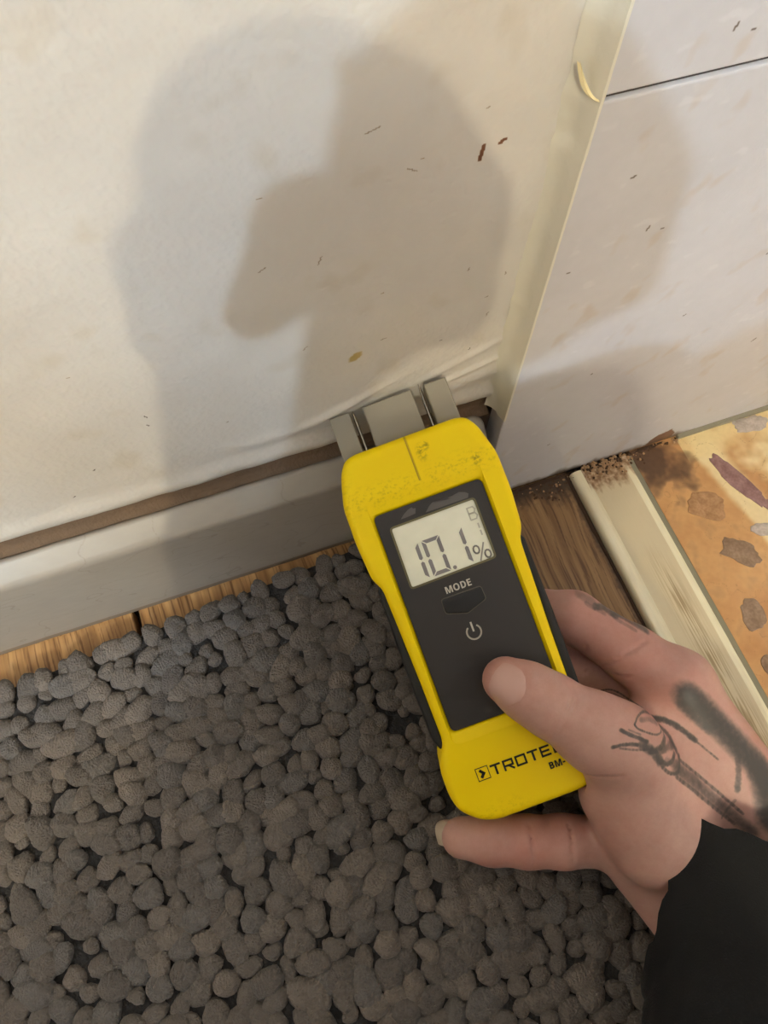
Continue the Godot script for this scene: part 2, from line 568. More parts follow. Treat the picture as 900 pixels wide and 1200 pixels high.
# ------------------------------------------------------------------ floors
func build_floor():
	var root := node("floor", self)
	struct(root)
	add("subfloor", box(Vector3(-1.4, -0.1, -0.12), Vector3(1.75, -0.011, 3.15)), M.dark, root, 20)
	var texs := []
	for k in 4:
		var im := picture(384, 1024, func(x: int, y: int):
			var u := x / 384.0 * 0.12
			var v := y / 1024.0 * 0.6
			var bend := n2(u, v, 6.0) * 0.005
			var g := n2(u + bend + k * 7.0, v * 0.045, 190.0)
			var h := n2(u + bend + k * 3.0, v * 0.025, 620.0)
			var c := Color(0.80, 0.62, 0.40).lerp(Color(0.60, 0.43, 0.255), clampf(0.38 + g * 0.75, 0, 1))
			if h > 0.18:
				c = c.lerp(Color(0.36, 0.22, 0.11), min((h - 0.18) * 2.2, 0.6))
			var r := n2(u * 2.0 + k, v * 0.5, 20.0) * 0.05
			c = Color(c.r + r, c.g + r * 0.8, c.b + r * 0.5)
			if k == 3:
				# whole board darker, with years of grime where it meets tiles and strip
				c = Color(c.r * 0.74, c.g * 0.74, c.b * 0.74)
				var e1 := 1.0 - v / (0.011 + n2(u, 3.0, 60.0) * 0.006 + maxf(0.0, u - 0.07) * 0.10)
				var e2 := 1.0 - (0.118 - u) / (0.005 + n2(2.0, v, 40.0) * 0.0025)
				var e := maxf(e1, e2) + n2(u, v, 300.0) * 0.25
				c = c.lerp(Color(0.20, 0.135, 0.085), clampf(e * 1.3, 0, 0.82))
			return c)
		var m := mat(Color.WHITE, 0.42)
		m.albedo_texture = tex(im)
		texs.append(m)
	var x := -1.269
	var i := 0
	while x < 0.16:
		var x1: float = min(x + 0.1189, 0.1700)
		var z := 0.0
		var x0 := x
		var dz := 0.0
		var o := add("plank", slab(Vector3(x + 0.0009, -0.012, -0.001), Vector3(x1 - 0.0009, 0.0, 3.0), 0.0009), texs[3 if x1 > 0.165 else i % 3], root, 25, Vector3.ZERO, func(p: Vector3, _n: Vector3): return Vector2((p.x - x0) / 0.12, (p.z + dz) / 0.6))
		x += 0.12
		i += 1

func build_stone_floor():
	var root := node("stone_floor", self)
	struct(root)
	var im := picture(1024, 1024, func(x: int, y: int):
		var u := x / 1024.0 * 0.42 + 0.205
		var v := y / 1024.0 * 0.42
		var k := n2(u, v, 14.0)
		var k2 := n2(u, v, 60.0)
		var k3 := n2(u, v, 240.0)
		var c := Color(0.71, 0.505, 0.31).lerp(Color(0.79, 0.605, 0.39), clampf(0.5 + k * 0.8 + k2 * 0.5, 0, 1))
		c = c.lerp(Color(0.60, 0.45, 0.30), clampf(k2 * 0.9 - 0.12, 0, 0.40))
		# pale cream matrix right of a wandering edge
		var bd := 0.2385 + maxf(0.0, v - 0.018) * 0.18 + n2(u, v, 55.0) * 0.0022
		var inside := smoothstep(0.0, 0.005, u - bd)
		var far := smoothstep(0.013, 0.022, u - bd)
		var patch := clampf(0.5 + n2(u + 5, v, 34.0) * 1.6, 0, 1)
		c = c.lerp(Color(0.90, 0.82, 0.63), inside * lerpf(0.92, patch * 0.9, far))
		var e := absf(v - 0.006 + n2(u, v + 3, 30.0) * 0.010)
		if e < 0.012 and u > 0.235:
			c = c.lerp(Color(0.90, 0.80, 0.58), smoothstep(0.0, 0.009, 0.012 - e) * 0.8)
		var ck := absf(n2(u * 1.3 + 2, v, 26.0))
		if ck < 0.006:
			c = c.lerp(Color(0.45, 0.32, 0.21), 0.25)
		# damp grime beside the strip by the wall
		var gr := 1.0 - Vector2((u - 0.214) * 0.9 - v * 0.25, v * 0.55 - 0.004).length() / (0.016 + k2 * 0.012)
		if gr > 0:
			c = c.lerp(Color(0.25, 0.17, 0.12), clampf(gr * 1.4, 0, 0.8))
		return Color(c.r + k3 * 0.02, c.g + k3 * 0.02, c.b + k3 * 0.015))
	var m := mat(Color.WHITE, 0.40)
	m.albedo_texture = tex(im)
	add("slab", box(Vector3(0.2065, -0.011, -0.001), Vector3(1.6, 0.0012, 3.0)), m, root, 20, Vector3.ZERO, func(p: Vector3, _n: Vector3): return Vector2((p.x - 0.205) / 0.42, p.z / 0.42))
	# stones set in the floor: centre x, z, half sizes, turn, colour
	var rng := RandomNumberGenerator.new()
	rng.seed = 4
	var brown := Color(0.54, 0.43, 0.33)
	var purple := Color(0.55, 0.41, 0.39)
	var grey := Color(0.70, 0.64, 0.59)
	var list := STONES.duplicate()
	for k in 40:
		list.append([0.30 + rng.randf() * 0.5, 0.09 + rng.randf() * 0.5, 0.006 + rng.randf() * 0.008, 0.005 + rng.randf() * 0.006, rng.randf() * 3.0, rng.randi() % 3, k + 20])
	var mats := []
	for c in [brown, purple, grey, Color(0.655, 0.49, 0.33)]:
		var sm := mat(Color.WHITE, 0.42)
		var sim := picture(128, 128, func(x: int, y: int):
			var q := n2(x / 128.0, y / 128.0, 5.0) * 0.10 + n2(x / 128.0, y / 128.0, 24.0) * 0.06
			return Color(c.r + q, c.g + q, c.b + q))
		sm.albedo_texture = tex(sim)
		sm.uv1_triplanar = true
		sm.uv1_scale = Vector3.ONE * 22.0
		mats.append(sm)
	for s in list:
		var rings := []
		for lv in [[1.0, 0.0008], [0.97, 0.00155], [0.86, 0.0018], [0.45, 0.0019]]:
			var r := PackedVector3Array()
			for j in 28:
				var a := TAU * j / 28.0
				var rad: float = 1.0 + n2(cos(a) + s[6] * 3.1, sin(a), 0.8) * 0.34 + n2(cos(a) * 2.0 + s[6], sin(a) * 2.0, 1.0) * 0.07
				var q: Vector2 = Vector2(signf(cos(a)) * pow(absf(cos(a)), 0.75) * s[2], signf(sin(a)) * pow(absf(sin(a)), 0.75) * s[3]) * rad * lv[0]
				q = q.rotated(s[4])
				r.append(Vector3(s[0] + q.x, lv[1], s[1] + q.y))
			rings.append(r)
		add("stone", loft(rings, false, true), mats[s[5]], root, 40)

const STONES := [[0.2340, 0.0735, 0.0108, 0.0066, 0.75, 0, 2], [0.2215, 0.1055, 0.0085, 0.0062, 1.9, 0, 3], [0.2545, 0.0355, 0.0190, 0.0048, 1.22, 1, 4], [0.2680, 0.0600, 0.0110, 0.0045, 0.8, 1, 5], [0.2530, 0.0665, 0.0070, 0.0035, 0.4, 2, 6], [0.2800, 0.0072, 0.0100, 0.0055, 0.1, 2, 7], [0.2310, 0.0440, 0.0105, 0.0085, 0.6, 3, 9], [0.2190, 0.1330, 0.0070, 0.0080, 0.2, 0, 8]]

func build_threshold():
	var root := node("threshold_strip", self, Vector3(0.1685, 0, 0.003))
	tag(root, "cream-gold metal threshold strip between the wooden boards and the stone floor", "threshold")
	var prof := [[0, 0], [0.2, 2.2], [0.9, 3.6], [2.4, 4.5], [4.4, 4.7], [6.4, 4.2], [7.6, 3.4], [8.2, 2.9], [9.0, 2.75], [20, 2.9], [29.5, 3.3], [30.6, 3.9], [31.6, 4.3], [32.8, 4.3], [33.6, 3.8]]
	var side := [[33.6, 3.8], [34.6, 3.2], [37.6, 1.2], [39.4, 0.2], [39.4, -0.4]]
	var im := picture(256, 1024, func(x: int, y: int):
		var u := x / 256.0 * 0.04
		var v := y / 1024.0 * 0.32
		var k := n2(u, v * 0.08, 900.0) * 0.02 + n2(u, v, 26.0) * 0.025
		var c := Color(0.93 + k, 0.89 + k, 0.76 + k)
		if u > 0.0085 and u < 0.030:
			c = c.lerp(Color(0.80, 0.73, 0.59), 0.7)
			# wear streaks along the channel
			var env := exp(-pow((u - 0.0195 - v * 0.02) / 0.0045, 2.0)) * smoothstep(0.045, 0.085, v)
			var s := n2(u, v * 0.03 + 3, 800.0) + n2(u, v, 40.0) * 0.4
			c = c.lerp(Color(0.50, 0.39, 0.25), clampf(0.22 + s * 0.9, 0, 0.6) * env)
		# rubbed, crusted end at the wall
		var e := 0.016 + n2(u, 1.0, 120.0) * 0.010 - v
		if e > 0 and u > 0.006:
			c = c.lerp(Color(0.50, 0.36, 0.24).lerp(Color(0.80, 0.68, 0.55), clampf(n2(u, v, 300.0) + 0.4, 0, 1)), clampf(e * 140.0, 0, 0.85))
		return c)
	var m := mat(Color.WHITE, 0.32, 0.35)
	m.albedo_texture = tex(im)
	for part in [["strip_top", prof, m], ["strip_flank", side, mat(Color(0.54, 0.515, 0.42), 0.6)]]:  # flank coloured greyer to stand for shade on its averted side
		var rings := []
		for i in 90:
			var z := i * 0.006 if i < 80 else 0.474 + (i - 79) * 0.06
			var r := PackedVector3Array()
			for p in part[1]:
				var wob: float = n2(z, p[0], 20.0) * 0.00015 if part[0] == "strip_top" else n2(z, p[0] * 0.2, 90.0) * 0.0005
				r.append(Vector3(p[0] * 0.001 + (wob if part[0] != "strip_top" else 0.0), p[1] * 0.001 + wob * 0.5, z))
			rings.append(r)
		add(part[0], loft(rings, false, false, false), part[2], root, 40, Vector3.UP, func(p: Vector3, _n: Vector3): return Vector2(p.x / 0.04, p.z / 0.32))

# ------------------------------------------------------------------ rug
func nub_mesh(fine: bool, rng: RandomNumberGenerator) -> ArrayMesh:
	var sm := SphereMesh.new()
	sm.radius = 1.0
	sm.height = 2.0
	sm.radial_segments = 28 if fine else 16
	sm.rings = 16 if fine else 9
	var arr := sm.get_mesh_arrays()
	var v: PackedVector3Array = arr[Mesh.ARRAY_VERTEX]
	var ix: PackedInt32Array = arr[Mesh.ARRAY_INDEX]
	var long := 1.0 + 0.45 * rng.randf()
	var bendy := rng.randf_range(-0.25, 0.25)
	var o := Vector3(rng.randf() * 50, rng.randf() * 50, rng.randf() * 50)
	for i in v.size():
		var p := v[i]
		var d := 1.0 + n3(p + o, 0.75) * 0.22 + n3(p + o, 2.6) * 0.07
		# coiled-yarn ridges
		d += 0.016 * sin((p.x * 1.6 + p.y * 0.7 + n3(p + o, 1.2) * 1.6) * 9.0)
		p *= d
		p = Vector3(p.x * long, p.y * 0.72, p.z * 0.95)
		p.z += bendy * p.x * p.x
		v[i] = p
	var t := PackedVector3Array()
	for i in ix:
		t.append(v[i])
	return mesh_of(t, 75)

func build_rug():
	# frame of the rug: its long edge runs almost along the skirting
	var ang := atan(0.075)
	var root := Node3D.new()
	root.transform = Transform3D(Basis(Vector3.UP, ang), Vector3(0.0, 0.0, 0.0085))
	put(root, "rug", self)
	tag(root, "thick dark grey bath rug of knobbly chenille loops lying on the wooden floor", "rug")
	var m := mat(Color(0.42, 0.385, 0.355), 0.95)
	relief(m, noise_tex(0.05, 4, 21, 512, true, 9.0), 1.6, 0.16)
	m.rim_enabled = true
	m.rim = 0.25
	m.rim_tint = 0.6
	var bm := mat(Color(0.20, 0.187, 0.18), 0.95)
	relief(bm, noise_tex(0.06, 3, 22, 512, true, 6.0), 1.0, 12.0)
	var xr := 0.104
	add("backing", slab(Vector3(-0.346, 0.0002, 0.0012), Vector3(xr, 0.0075, 0.425), 0.003), bm, root, 30)
	var rng := RandomNumberGenerator.new()
	rng.seed = 77
	var shapes := []
	var far_shapes := []
	for k in 12:
		var sd := rng.randi()
		var r2 := RandomNumberGenerator.new()
		r2.seed = sd
		shapes.append(nub_mesh(true, r2))
		r2.seed = sd
		far_shapes.append(nub_mesh(false, r2))
	var mats := [m]
	for c in [Color(0.39, 0.36, 0.335), Color(0.455, 0.415, 0.38), Color(0.41, 0.385, 0.365)]:
		var mm2: StandardMaterial3D = m.duplicate()
		mm2.albedo_color = c
		mats.append(mm2)
	var spots := []
	var row := 0
	var z := 0.0042
	while z < 0.42:
		var x := -0.34 + (0.004 if row % 2 else 0.0)
		while x < xr - 0.002:
			var px := x + rng.randf_range(-0.0020, 0.0020)
			var pz := z + rng.randf_range(-0.0016, 0.0016)
			if row == 0:
				pz = z + rng.randf_range(-0.0004, 0.0010)
			var s := rng.randf_range(0.0044, 0.0064)
			if rng.randf() < 0.13:
				s *= 0.72
			var b := Basis(Vector3.UP, rng.randf_range(-0.7, 0.7) + (PI / 2 if rng.randf() < 0.35 else 0.0)) * Basis(Vector3.RIGHT, rng.randf_range(-0.3, 0.3)) * Basis(Vector3.FORWARD, rng.randf_range(-0.3, 0.3))
			var at := Vector3(px, 0.0084 + rng.randf_range(-0.0010, 0.0012), pz)
			spots.append([Transform3D(b.scaled(Vector3.ONE * s), at), rng.randi() % 12, rng.randi() % 4])
			x += rng.randf_range(0.0078, 0.0108)
		row += 1
		z += 0.0083
	# the 300 that show largest are pieces of their own: nearest to the lens and inside the picture
	var cam: Camera3D = get_node("camera")
	var inv := cam.transform.affine_inverse() * root.transform
	var seen := []
	for i in spots.size():
		var p: Vector3 = inv * spots[i][0].origin
		var d := -p.z
		if d > 0.05 and absf(p.x / d) < 0.49 and absf(p.y / d) < 0.655:
			var sx := 450.0 + 900.0 * p.x / d
			var sy := 600.0 - 900.0 * p.y / d
			# leave out what the meter, the hand and the sleeve hide
			if sx > 520.0 + (sy - 950.0) * 0.34 and sy < 960.0:
				continue
			if sx > 740.0:
				continue
			seen.append([d / spots[i][0].basis.get_scale().x, i])
	seen.sort_custom(func(a, b): return a[0] < b[0])
	var near := {}
	for e in seen:
		near[e[1]] = true
	var single := {}
	for k in min(298, seen.size()):
		single[seen[k][1]] = true
	var per := []
	for k in 12:
		per.append([])
	for i in spots.size():
		if single.has(i):
			var o := MeshInstance3D.new()
			o.mesh = shapes[spots[i][1]]
			o.material_override = mats[spots[i][2]]
			o.transform = spots[i][0]
			put(o, "loop", root)
		else:
			per[spots[i][1]].append(i)
	# all other loops: one joined mesh
	var tools := SurfaceTool.new()
	tools.begin(Mesh.PRIMITIVE_TRIANGLES)
	for k in 12:
		for i in per[k]:
			tools.append_from(shapes[k] if near.has(i) else far_shapes[k], 0, spots[i][0])
	var pile := MeshInstance3D.new()
	pile.mesh = tools.commit()
	var pm: StandardMaterial3D = m.duplicate()
	pm.uv1_scale = Vector3.ONE * 32.0
	pile.material_override = pm
	put(pile, "pile", root)
	pile.set_meta("kind", "stuff")

# ------------------------------------------------------------------ dirt at the foot of the tiles
func build_dirt():
	var rng := RandomNumberGenerator.new()
	rng.seed = 31
	var t := PackedVector3Array()
	var t2 := PackedVector3Array()
	var spots := []
	for k in 170:
		var x := rng.randf_range(0.125, 0.236)
		var z := 0.0012 + absf(rng.randfn(0.0, 0.0034))
		if x > 0.214:
			z = 0.0008 + absf(rng.randfn(0.0, 0.0018))
		var top := 0.0
		if x > 0.169 and x < 0.206 and z > 0.002:
			top = 0.0035
		elif x > 0.206:
			top = 0.0012
		spots.append([Vector3(x, top, z), rng.randf_range(0.0003, 0.0009), k % 4 == 0])
	for k in 40:
		spots.append([Vector3(rng.randfn(0.158, 0.005), 0.0, rng.randf_range(0.002, 0.014)), rng.randf_range(0.0003, 0.0009), k % 5 == 0])
	for k in 110:
		spots.append([Vector3(rng.randf_range(0.176, 0.205), 0.0030, absf(rng.randfn(0.004, 0.0026))), rng.randf_range(0.0005, 0.0013), k % 4 != 0])
	for s in spots:
		var rings := []
		var o: float = rng.randf() * 40.0
		for lv in [[1.0, 0.0], [0.85, 0.55], [0.35, 0.95]]:
			var r := PackedVector3Array()
			for j in 7:
				var a := TAU * j / 7.0
				var q: float = s[1] * lv[0] * (1.0 + n2(cos(a) + o, sin(a), 1.5) * 0.6)
				r.append(s[0] + Vector3(cos(a) * q, s[1] * lv[1] * 0.7, sin(a) * q))
			rings.append(r)
		(t2 if s[2] else t).append_array(loft(rings, false, true))
	var d := node("dirt_crumbs", self, Vector3(0.18, 0, 0.004))
	tag(d, "dark damp dirt and pale crumbs along the foot of the tiles by the strip end", "dirt")
	d.set_meta("kind", "stuff")
	for e in [["dark_dirt", t, Color(0.32, 0.23, 0.155)], ["pale_crumbs", t2, Color(0.66, 0.52, 0.38)]]:
		var o := add(e[0], e[1], mat(e[2], 0.95), d, 50, Vector3(0, -1, 0) * -1.0)
		o.position = -d.position
		o.set_meta("kind", "stuff")
	# smeared film of dirt on the boards
	var film := PackedVector3Array()
	for e in [[0.150, 0.0007, 0.022, 0.0016, 1], [0.1672, 0.030, 0.0012, 0.030, 3], [0.1675, 0.075, 0.0010, 0.03, 4], [0.218, 0.0010, 0.009, 0.0014, 5]]:
		var rings := []
		var y := 0.0 if e[0] < 0.2 else 0.0012
		for lv in [[1.0, 0.0001], [0.8, 0.0004], [0.3, 0.0005]]:
			var r := PackedVector3Array()
			for j in 40:
				var a := TAU * j / 40.0
				var q: float = lv[0] * (1.0 + n2(cos(a) * 1.5 + e[4] * 5.0, sin(a) * 1.5, 1.6) * 0.55)
				r.append(Vector3(e[0] + cos(a) * e[2] * q, y + lv[1], max(0.0003, e[1] + sin(a) * e[3] * q)))
			rings.append(r)
		film.append_array(loft(rings, false, true))
	var fo := add("damp_film", film, mat(Color(0.24, 0.165, 0.10), 0.9), d, 50, Vector3.UP)
	fo.position = -d.position
	fo.set_meta("kind", "stuff")

# ------------------------------------------------------------------ moisture meter (local frame: x across, y along towards the pins, z out of the face; millimetres * 0.001)
const METER_AT := Vector3(0.0690, 0.0631, 0.1510)
func meter_frame() -> Transform3D:
	return Transform3D(Basis(Vector3(0.9859, 0.1654, 0.0242), Vector3(-0.0364, 0.3538, -0.9346), Vector3(-0.1632, 0.9206, 0.3548)).orthonormalized(), METER_AT)

func offset(poly: PackedVector2Array, d: float) -> PackedVector2Array:
	if absf(d) < 1e-6:
		return poly
	var r := Geometry2D.offset_polygon(poly, d, Geometry2D.JOIN_ROUND)
	return r[0] if r.size() > 0 else poly

# polygon with every corner rounded
func rounded(poly: PackedVector2Array, rad: float) -> PackedVector2Array:
	var r := PackedVector2Array()
	var n := poly.size()
	for i in n:
		var p := poly[i]
		var a := poly[(i + n - 1) % n]
		var b := poly[(i + 1) % n]
		var d: float = min(rad, min((a - p).length(), (b - p).length()) * 0.45)
		var p0 := p + (a - p).normalized() * d
		var p1 := p + (b - p).normalized() * d
		for k in 5:
			var t := k / 4.0
			r.append(p0.lerp(p, t).lerp(p.lerp(p1, t), t))
	return r

func polar(poly: PackedVector2Array, c: Vector2, angles: PackedFloat32Array, z: float) -> PackedVector3Array:
	var r := PackedVector3Array()
	for a in angles:
		var d := Vector2(cos(a), sin(a))
		var best := 0.0
		for i in poly.size():
			var p := poly[i] - c
			var e := poly[(i + 1) % poly.size()] - poly[i]
			var den := d.cross(e)
			if absf(den) < 1e-12:
				continue
			var t := p.cross(e) / den
			var s := p.cross(d) / den
			if s >= -1e-6 and s <= 1.000001 and t > best:
				best = t
		r.append(Vector3(c.x + d.x * best, c.y + d.y * best, z))
	return r

func angles_of(polys: Array, c: Vector2) -> PackedFloat32Array:
	var a := []
	for i in 120:
		a.append(-PI + TAU * i / 120.0)
	for p in polys:
		for v in p:
			a.append((v - c).angle())
	a.sort()
	var r := PackedFloat32Array()
	for v in a:
		if r.is_empty() or v - r[r.size() - 1] > 0.002:
			r.append(v)
	return r

func text_part(called: String, s: String, height: float, at: Vector3, m: Material, parent: Node, centre := true, bold := true) -> MeshInstance3D:
	var f := SystemFont.new()
	f.font_names = PackedStringArray(["Droid Sans"])
	f.font_weight = 700 if bold else 400
	var tm := TextMesh.new()
	tm.text = s
	tm.font = f
	tm.font_size = 64
	tm.pixel_size = 0.001
	tm.depth = 0.012
	tm.horizontal_alignment = HORIZONTAL_ALIGNMENT_CENTER if centre else HORIZONTAL_ALIGNMENT_LEFT
	var o := MeshInstance3D.new()
	o.mesh = tm
	o.material_override = m
	o.position = at
	# scaled so that a capital letter has the wanted height
	var sz := tm.get_aabb().size
	o.scale = Vector3.ONE * (height / sz.y)
	return put(o, called, parent)

func build_meter():
	var root := Node3D.new()
	root.transform = meter_frame()
	put(root, "moisture_meter", self)
	tag(root, "yellow and black handheld moisture meter reading 10.1 % with its pins against the wall", "meter")
	var yim := picture(512, 512, func(x: int, y: int):
		var u := x / 512.0 * 0.15 - 0.075
		var v := y / 512.0 * 0.15
		var k := n2(u, v, 30.0) * 0.012
		var c := Color(1.0, 0.865 + k, 0.0)
		# grubby rubbing on the ridge of the head and on the chamfers
		var s := n2(u, v * 2.0, 260.0) * 0.7 + n2(u + 3, v, 900.0) * 0.6
		var zone := exp(-pow((v - 0.1305) / 0.0045, 2.0)) * (1.0 if absf(u) > 0.004 else 0.6)
		zone = max(zone, exp(-pow((v - 0.0035) / 0.0035, 2.0)) * 0.6 * smoothstep(0.004, -0.012, u))
		zone = max(zone, 0.75 * exp(-pow((u + 0.029) / 0.003, 2.0)) * smoothstep(0.118, 0.135, v))
		if s > 0.05:
			c = c.lerp(Color(0.55, 0.44, 0.07), clampf((s - 0.05) * 0.5, 0, 0.22) * zone)
		for d in [[0.0227, 0.1312, 0.0021], [0.0040, 0.1405, 0.0026], [0.0065, 0.1425, 0.0014]]:
			var q: float = Vector2(u - d[0], (v - d[1]) * 0.6).length() / d[2]
			if q < 1 and s > -0.1:
				c = c.lerp(Color(0.36, 0.28, 0.07), (1.0 - q) * 0.55 * clampf(0.5 + s * 1.5, 0, 1))
		if absf(u + 0.0004) < 0.00042 and v > 0.1305:
			c = c.lerp(Color(0.55, 0.44, 0.04), 0.4)
		return c)
	var yellow := mat(Color.WHITE, 0.5)
	yellow.metallic_specular = 0.35
	yellow.albedo_texture = tex(yim)
	var black := mat(Color(0.075, 0.072, 0.070), 0.62)
	relief(black, noise_tex(0.25, 2, 41, 256, true, 3.0), 0.35, 120.0)
	var panel_mat := mat(Color(0.175, 0.160, 0.150), 0.50)
	relief(panel_mat, noise_tex(0.3, 2, 42, 256, true, 3.0), 0.25, 120.0)
	var white := mat(Color(0.80, 0.78, 0.72), 0.6)
	var uvf := func(p: Vector3, _n: Vector3): return Vector2((p.x + 0.075) / 0.15, p.y / 0.15)
	# body shell
	var out := rounded(mm([[-16.8, -0.1], [12.5, 0.0], [18.0, 0.2], [23.4, 2.0], [29.8, 7.8], [31.4, 14.5], [31.3, 24.6], [28.6, 30.5], [26.6, 35.0], [27.0, 60.0], [28.3, 96.6], [30.7, 101.2], [31.8, 116.0], [31.6, 131.0], [28.1, 143.3], [25.0, 147.8], [20.8, 149.0], [-20.8, 149.0], [-25.0, 147.8], [-28.1, 143.3], [-31.6, 131.0], [-31.8, 116.0], [-30.7, 101.2], [-28.3, 96.6], [-27.0, 60.0], [-26.6, 35.0], [-28.6, 30.5], [-31.3, 24.6], [-31.4, 14.5], [-29.8, 7.8], [-23.4, 2.0]]), 0.003)
	var pan := rounded(mm([[-22.0, 36.7], [22.2, 36.7], [22.0, 123.6], [-22.0, 123.6]]), 0.0024)
	var c := Vector2(0, 0.079)
	var ang := angles_of([out, pan], c)
	var rings := []
	for s in [[-0.0285, -0.0030], [-0.0278, -0.0012], [-0.0255, 0.0], [-0.0030, 0.0], [-0.0017, -0.0003], [-0.0007, -0.0010], [-0.0002, -0.0019], [0.0, -0.0030]]:
		rings.append(polar(offset(out, s[1]), c, ang, s[0]))
	# the face: plateau, then slopes falling towards the panel (wider at head and foot)
	for s in [[0.0001, 0.0012, 0.0068, 0.0050], [-0.0003, 0.0011, 0.0058, 0.0044], [-0.0010, 0.0010, 0.0014, 0.0014], [-0.0016, 0.0006, 0.0006, 0.0006], [-0.0026, 0.0, 0.0, 0.0]]:
		var pr := rounded(PackedVector2Array([Vector2(-0.0220 - s[1], 0.0367 - s[3]), Vector2(0.0222 + s[1], 0.0367 - s[3]), Vector2(0.0220 + s[1], 0.1236 + s[2]), Vector2(-0.0220 - s[1], 0.1236 + s[2])]), 0.0024 + s[1])
		rings.append(polar(pr, c, ang, s[0]))
	add("housing", loft(rings, true, false), yellow, root, 42, Vector3.ZERO, uvf)
	# mould line down the head
	add("mould_line", prism(mm([[-0.55, 130.8], [-0.2, 130.8], [-0.2, 148.0], [-0.55, 148.0]]), -0.0004, 0.00022), mat(Color(0.70, 0.56, 0.03), 0.5), root, 20)
	# rubber grips along the sides
	for sx in [1.0, -1.0]:
		var gp := rounded(mm([[sx * 25.6, 33.0], [sx * 28.2, 30.9], [sx * 30.2, 36.0], [sx * 30.6, 66.0], [sx * 30.2, 96.5], [sx * 28.6, 98.6], [sx * 27.0, 97.5]]), 0.0015)
		if Geometry2D.is_polygon_clockwise(gp):
			gp.reverse()
		var gc := Vector2(sx * 0.0281, 0.066)
		var ga := angles_of([gp], gc)
		var gr := []
		for s in [[-0.0292, -0.0004], [-0.0285, 0.0], [-0.0040, 0.0], [-0.0026, -0.0004], [-0.0021, -0.0011]]:
			gr.append(polar(offset(gp, s[1]), gc, ga, s[0]))
		var g := add("grip", loft(gr, true, true), black, root, 40)
		g.set_meta("label", "black rubber side grip")
	# black face panel with the display opening
	var win := rounded(mm([[-17.9, 92.6], [17.2, 93.0], [17.2, 117.6], [-17.6, 117.6]]), 0.0016)
	var wc := Vector2(0, 0.105)
	var wa := angles_of([pan, win], wc)
	rings = [polar(pan, wc, wa, -0.0026), polar(pan, wc, wa, -0.0014), polar(offset(pan, -0.0004), wc, wa, -0.0012), polar(win, wc, wa, -0.0012), polar(win, wc, wa, -0.0024)]
	var panel := add("face_panel", loft(rings, false, false), panel_mat, root, 35, Vector3(0, 0, 1))
	# display
	var fr := []
	for s in [[0.0001, -0.0022], [0.0001, -0.0010], [-0.0007, -0.0010], [-0.0007, -0.0020]]:
		fr.append(polar(offset(win, s[0]), wc, wa, s[1]))
	var dim := picture(256, 192, func(x: int, y: int):
		var k := n2(x / 256.0, y / 192.0, 3.0) * 0.02
		var sm := n2(x / 256.0 + 4, y / 192.0 * 1.4, 4.0) - 0.15
		var cc := Color(0.96 + k, 0.955 + k, 0.86 + k)
		if sm > 0 and y > 90:
			cc = cc.lerp(Color(0.97, 0.95, 0.87), min(sm * 0.8, 0.35))
		return cc)
	var lcd := mat(Color.WHITE, 0.30)
	lcd.albedo_texture = tex(dim)
	var disp := add("display", prism(offset(win, -0.0003), -0.0026, -0.0017), lcd, root, 20, Vector3.ZERO, func(p: Vector3, _n: Vector3): return Vector2((p.x + 0.018) / 0.036, (p.y - 0.092) / 0.026))
	disp.set_meta("label", "grey-green display reading 10.1 %")
	add("display_frame", loft(fr, false, false), mat(Color(0.42, 0.39, 0.25), 0.4), disp, 30, Vector3(0, 0, 1))
	var ink := mat(Color(0.55, 0.53, 0.52), 0.6)
	var faint := mat(Color(0.80, 0.785, 0.70), 0.6)
	seven(disp, "digit", "bc", Vector2(-16.6, 94.3), ink)
	seven(disp, "digit", "abcdef", Vector2(-7.9, 94.3), ink)
	seven(disp, "digit", "bc", Vector2(1.2, 94.2), ink)
	add("decimal_point", prism(circle(Vector2(0.9, 94.9), 0.75), -0.0018, -0.00155), ink, disp, 20)
	var pct := stroke([[11.0, 93.7], [14.4, 100.2]], 0.55, -0.0018, -0.00155)
	for q in [[10.9, 98.4], [14.6, 95.5]]:
		var pts := []
		for i in 13:
			pts.append([q[0] + cos(TAU * i / 12.0) * 1.1, q[1] + sin(TAU * i / 12.0) * 1.5])
		pct.append_array(stroke(pts, 0.6, -0.0018, -0.00155))
	add("percent_sign", pct, mat(Color(0.60, 0.58, 0.54), 0.6), disp, 20)
	add("letter", stroke([[12.9, 109.6], [12.9, 114.4], [15.2, 114.4], [15.7, 113.4], [15.2, 112.2], [12.9, 112.1], [15.3, 112.0], [15.9, 110.8], [15.2, 109.6], [12.9, 109.6]], 0.5, -0.0018, -0.00158), faint, disp, 20)
	add("mark", stroke([[15.0, 102.9], [15.0, 105.0]], 0.6, -0.0018, -0.00158), faint, disp, 20)
	add("mark", stroke([[15.0, 105.8], [15.0, 107.8]], 0.6, -0.0018, -0.00158), faint, disp, 20)
	# residue of an old sticker above the display
	var res := mat(Color(0.37, 0.355, 0.34), 0.55)
	add("sticker_residue", prism(mm([[-12.3, 119.2], [-9.2, 119.2], [-7.2, 119.9], [-6.2, 119.4], [-5.4, 121.4], [-6.4, 121.5], [-6.8, 122.2], [-8.6, 121.7], [-10.6, 120.6]]), -0.0013, -0.00108), res, panel, 20)
	add("sticker_residue", prism(mm([[-2.4, 118.4], [14.8, 118.2], [15.6, 119.6], [14.4, 120.6], [12.2, 121.4], [9.6, 121.0], [7.6, 119.9], [5.6, 120.4], [3.6, 121.2], [1.2, 121.2], [-0.4, 120.2]]), -0.0013, -0.00108), res, panel, 20)
	# MODE, button, power sign
	text_part("mode_lettering", "MODE", 0.0027, Vector3(-0.0006, 0.0877, -0.00112), white, panel)
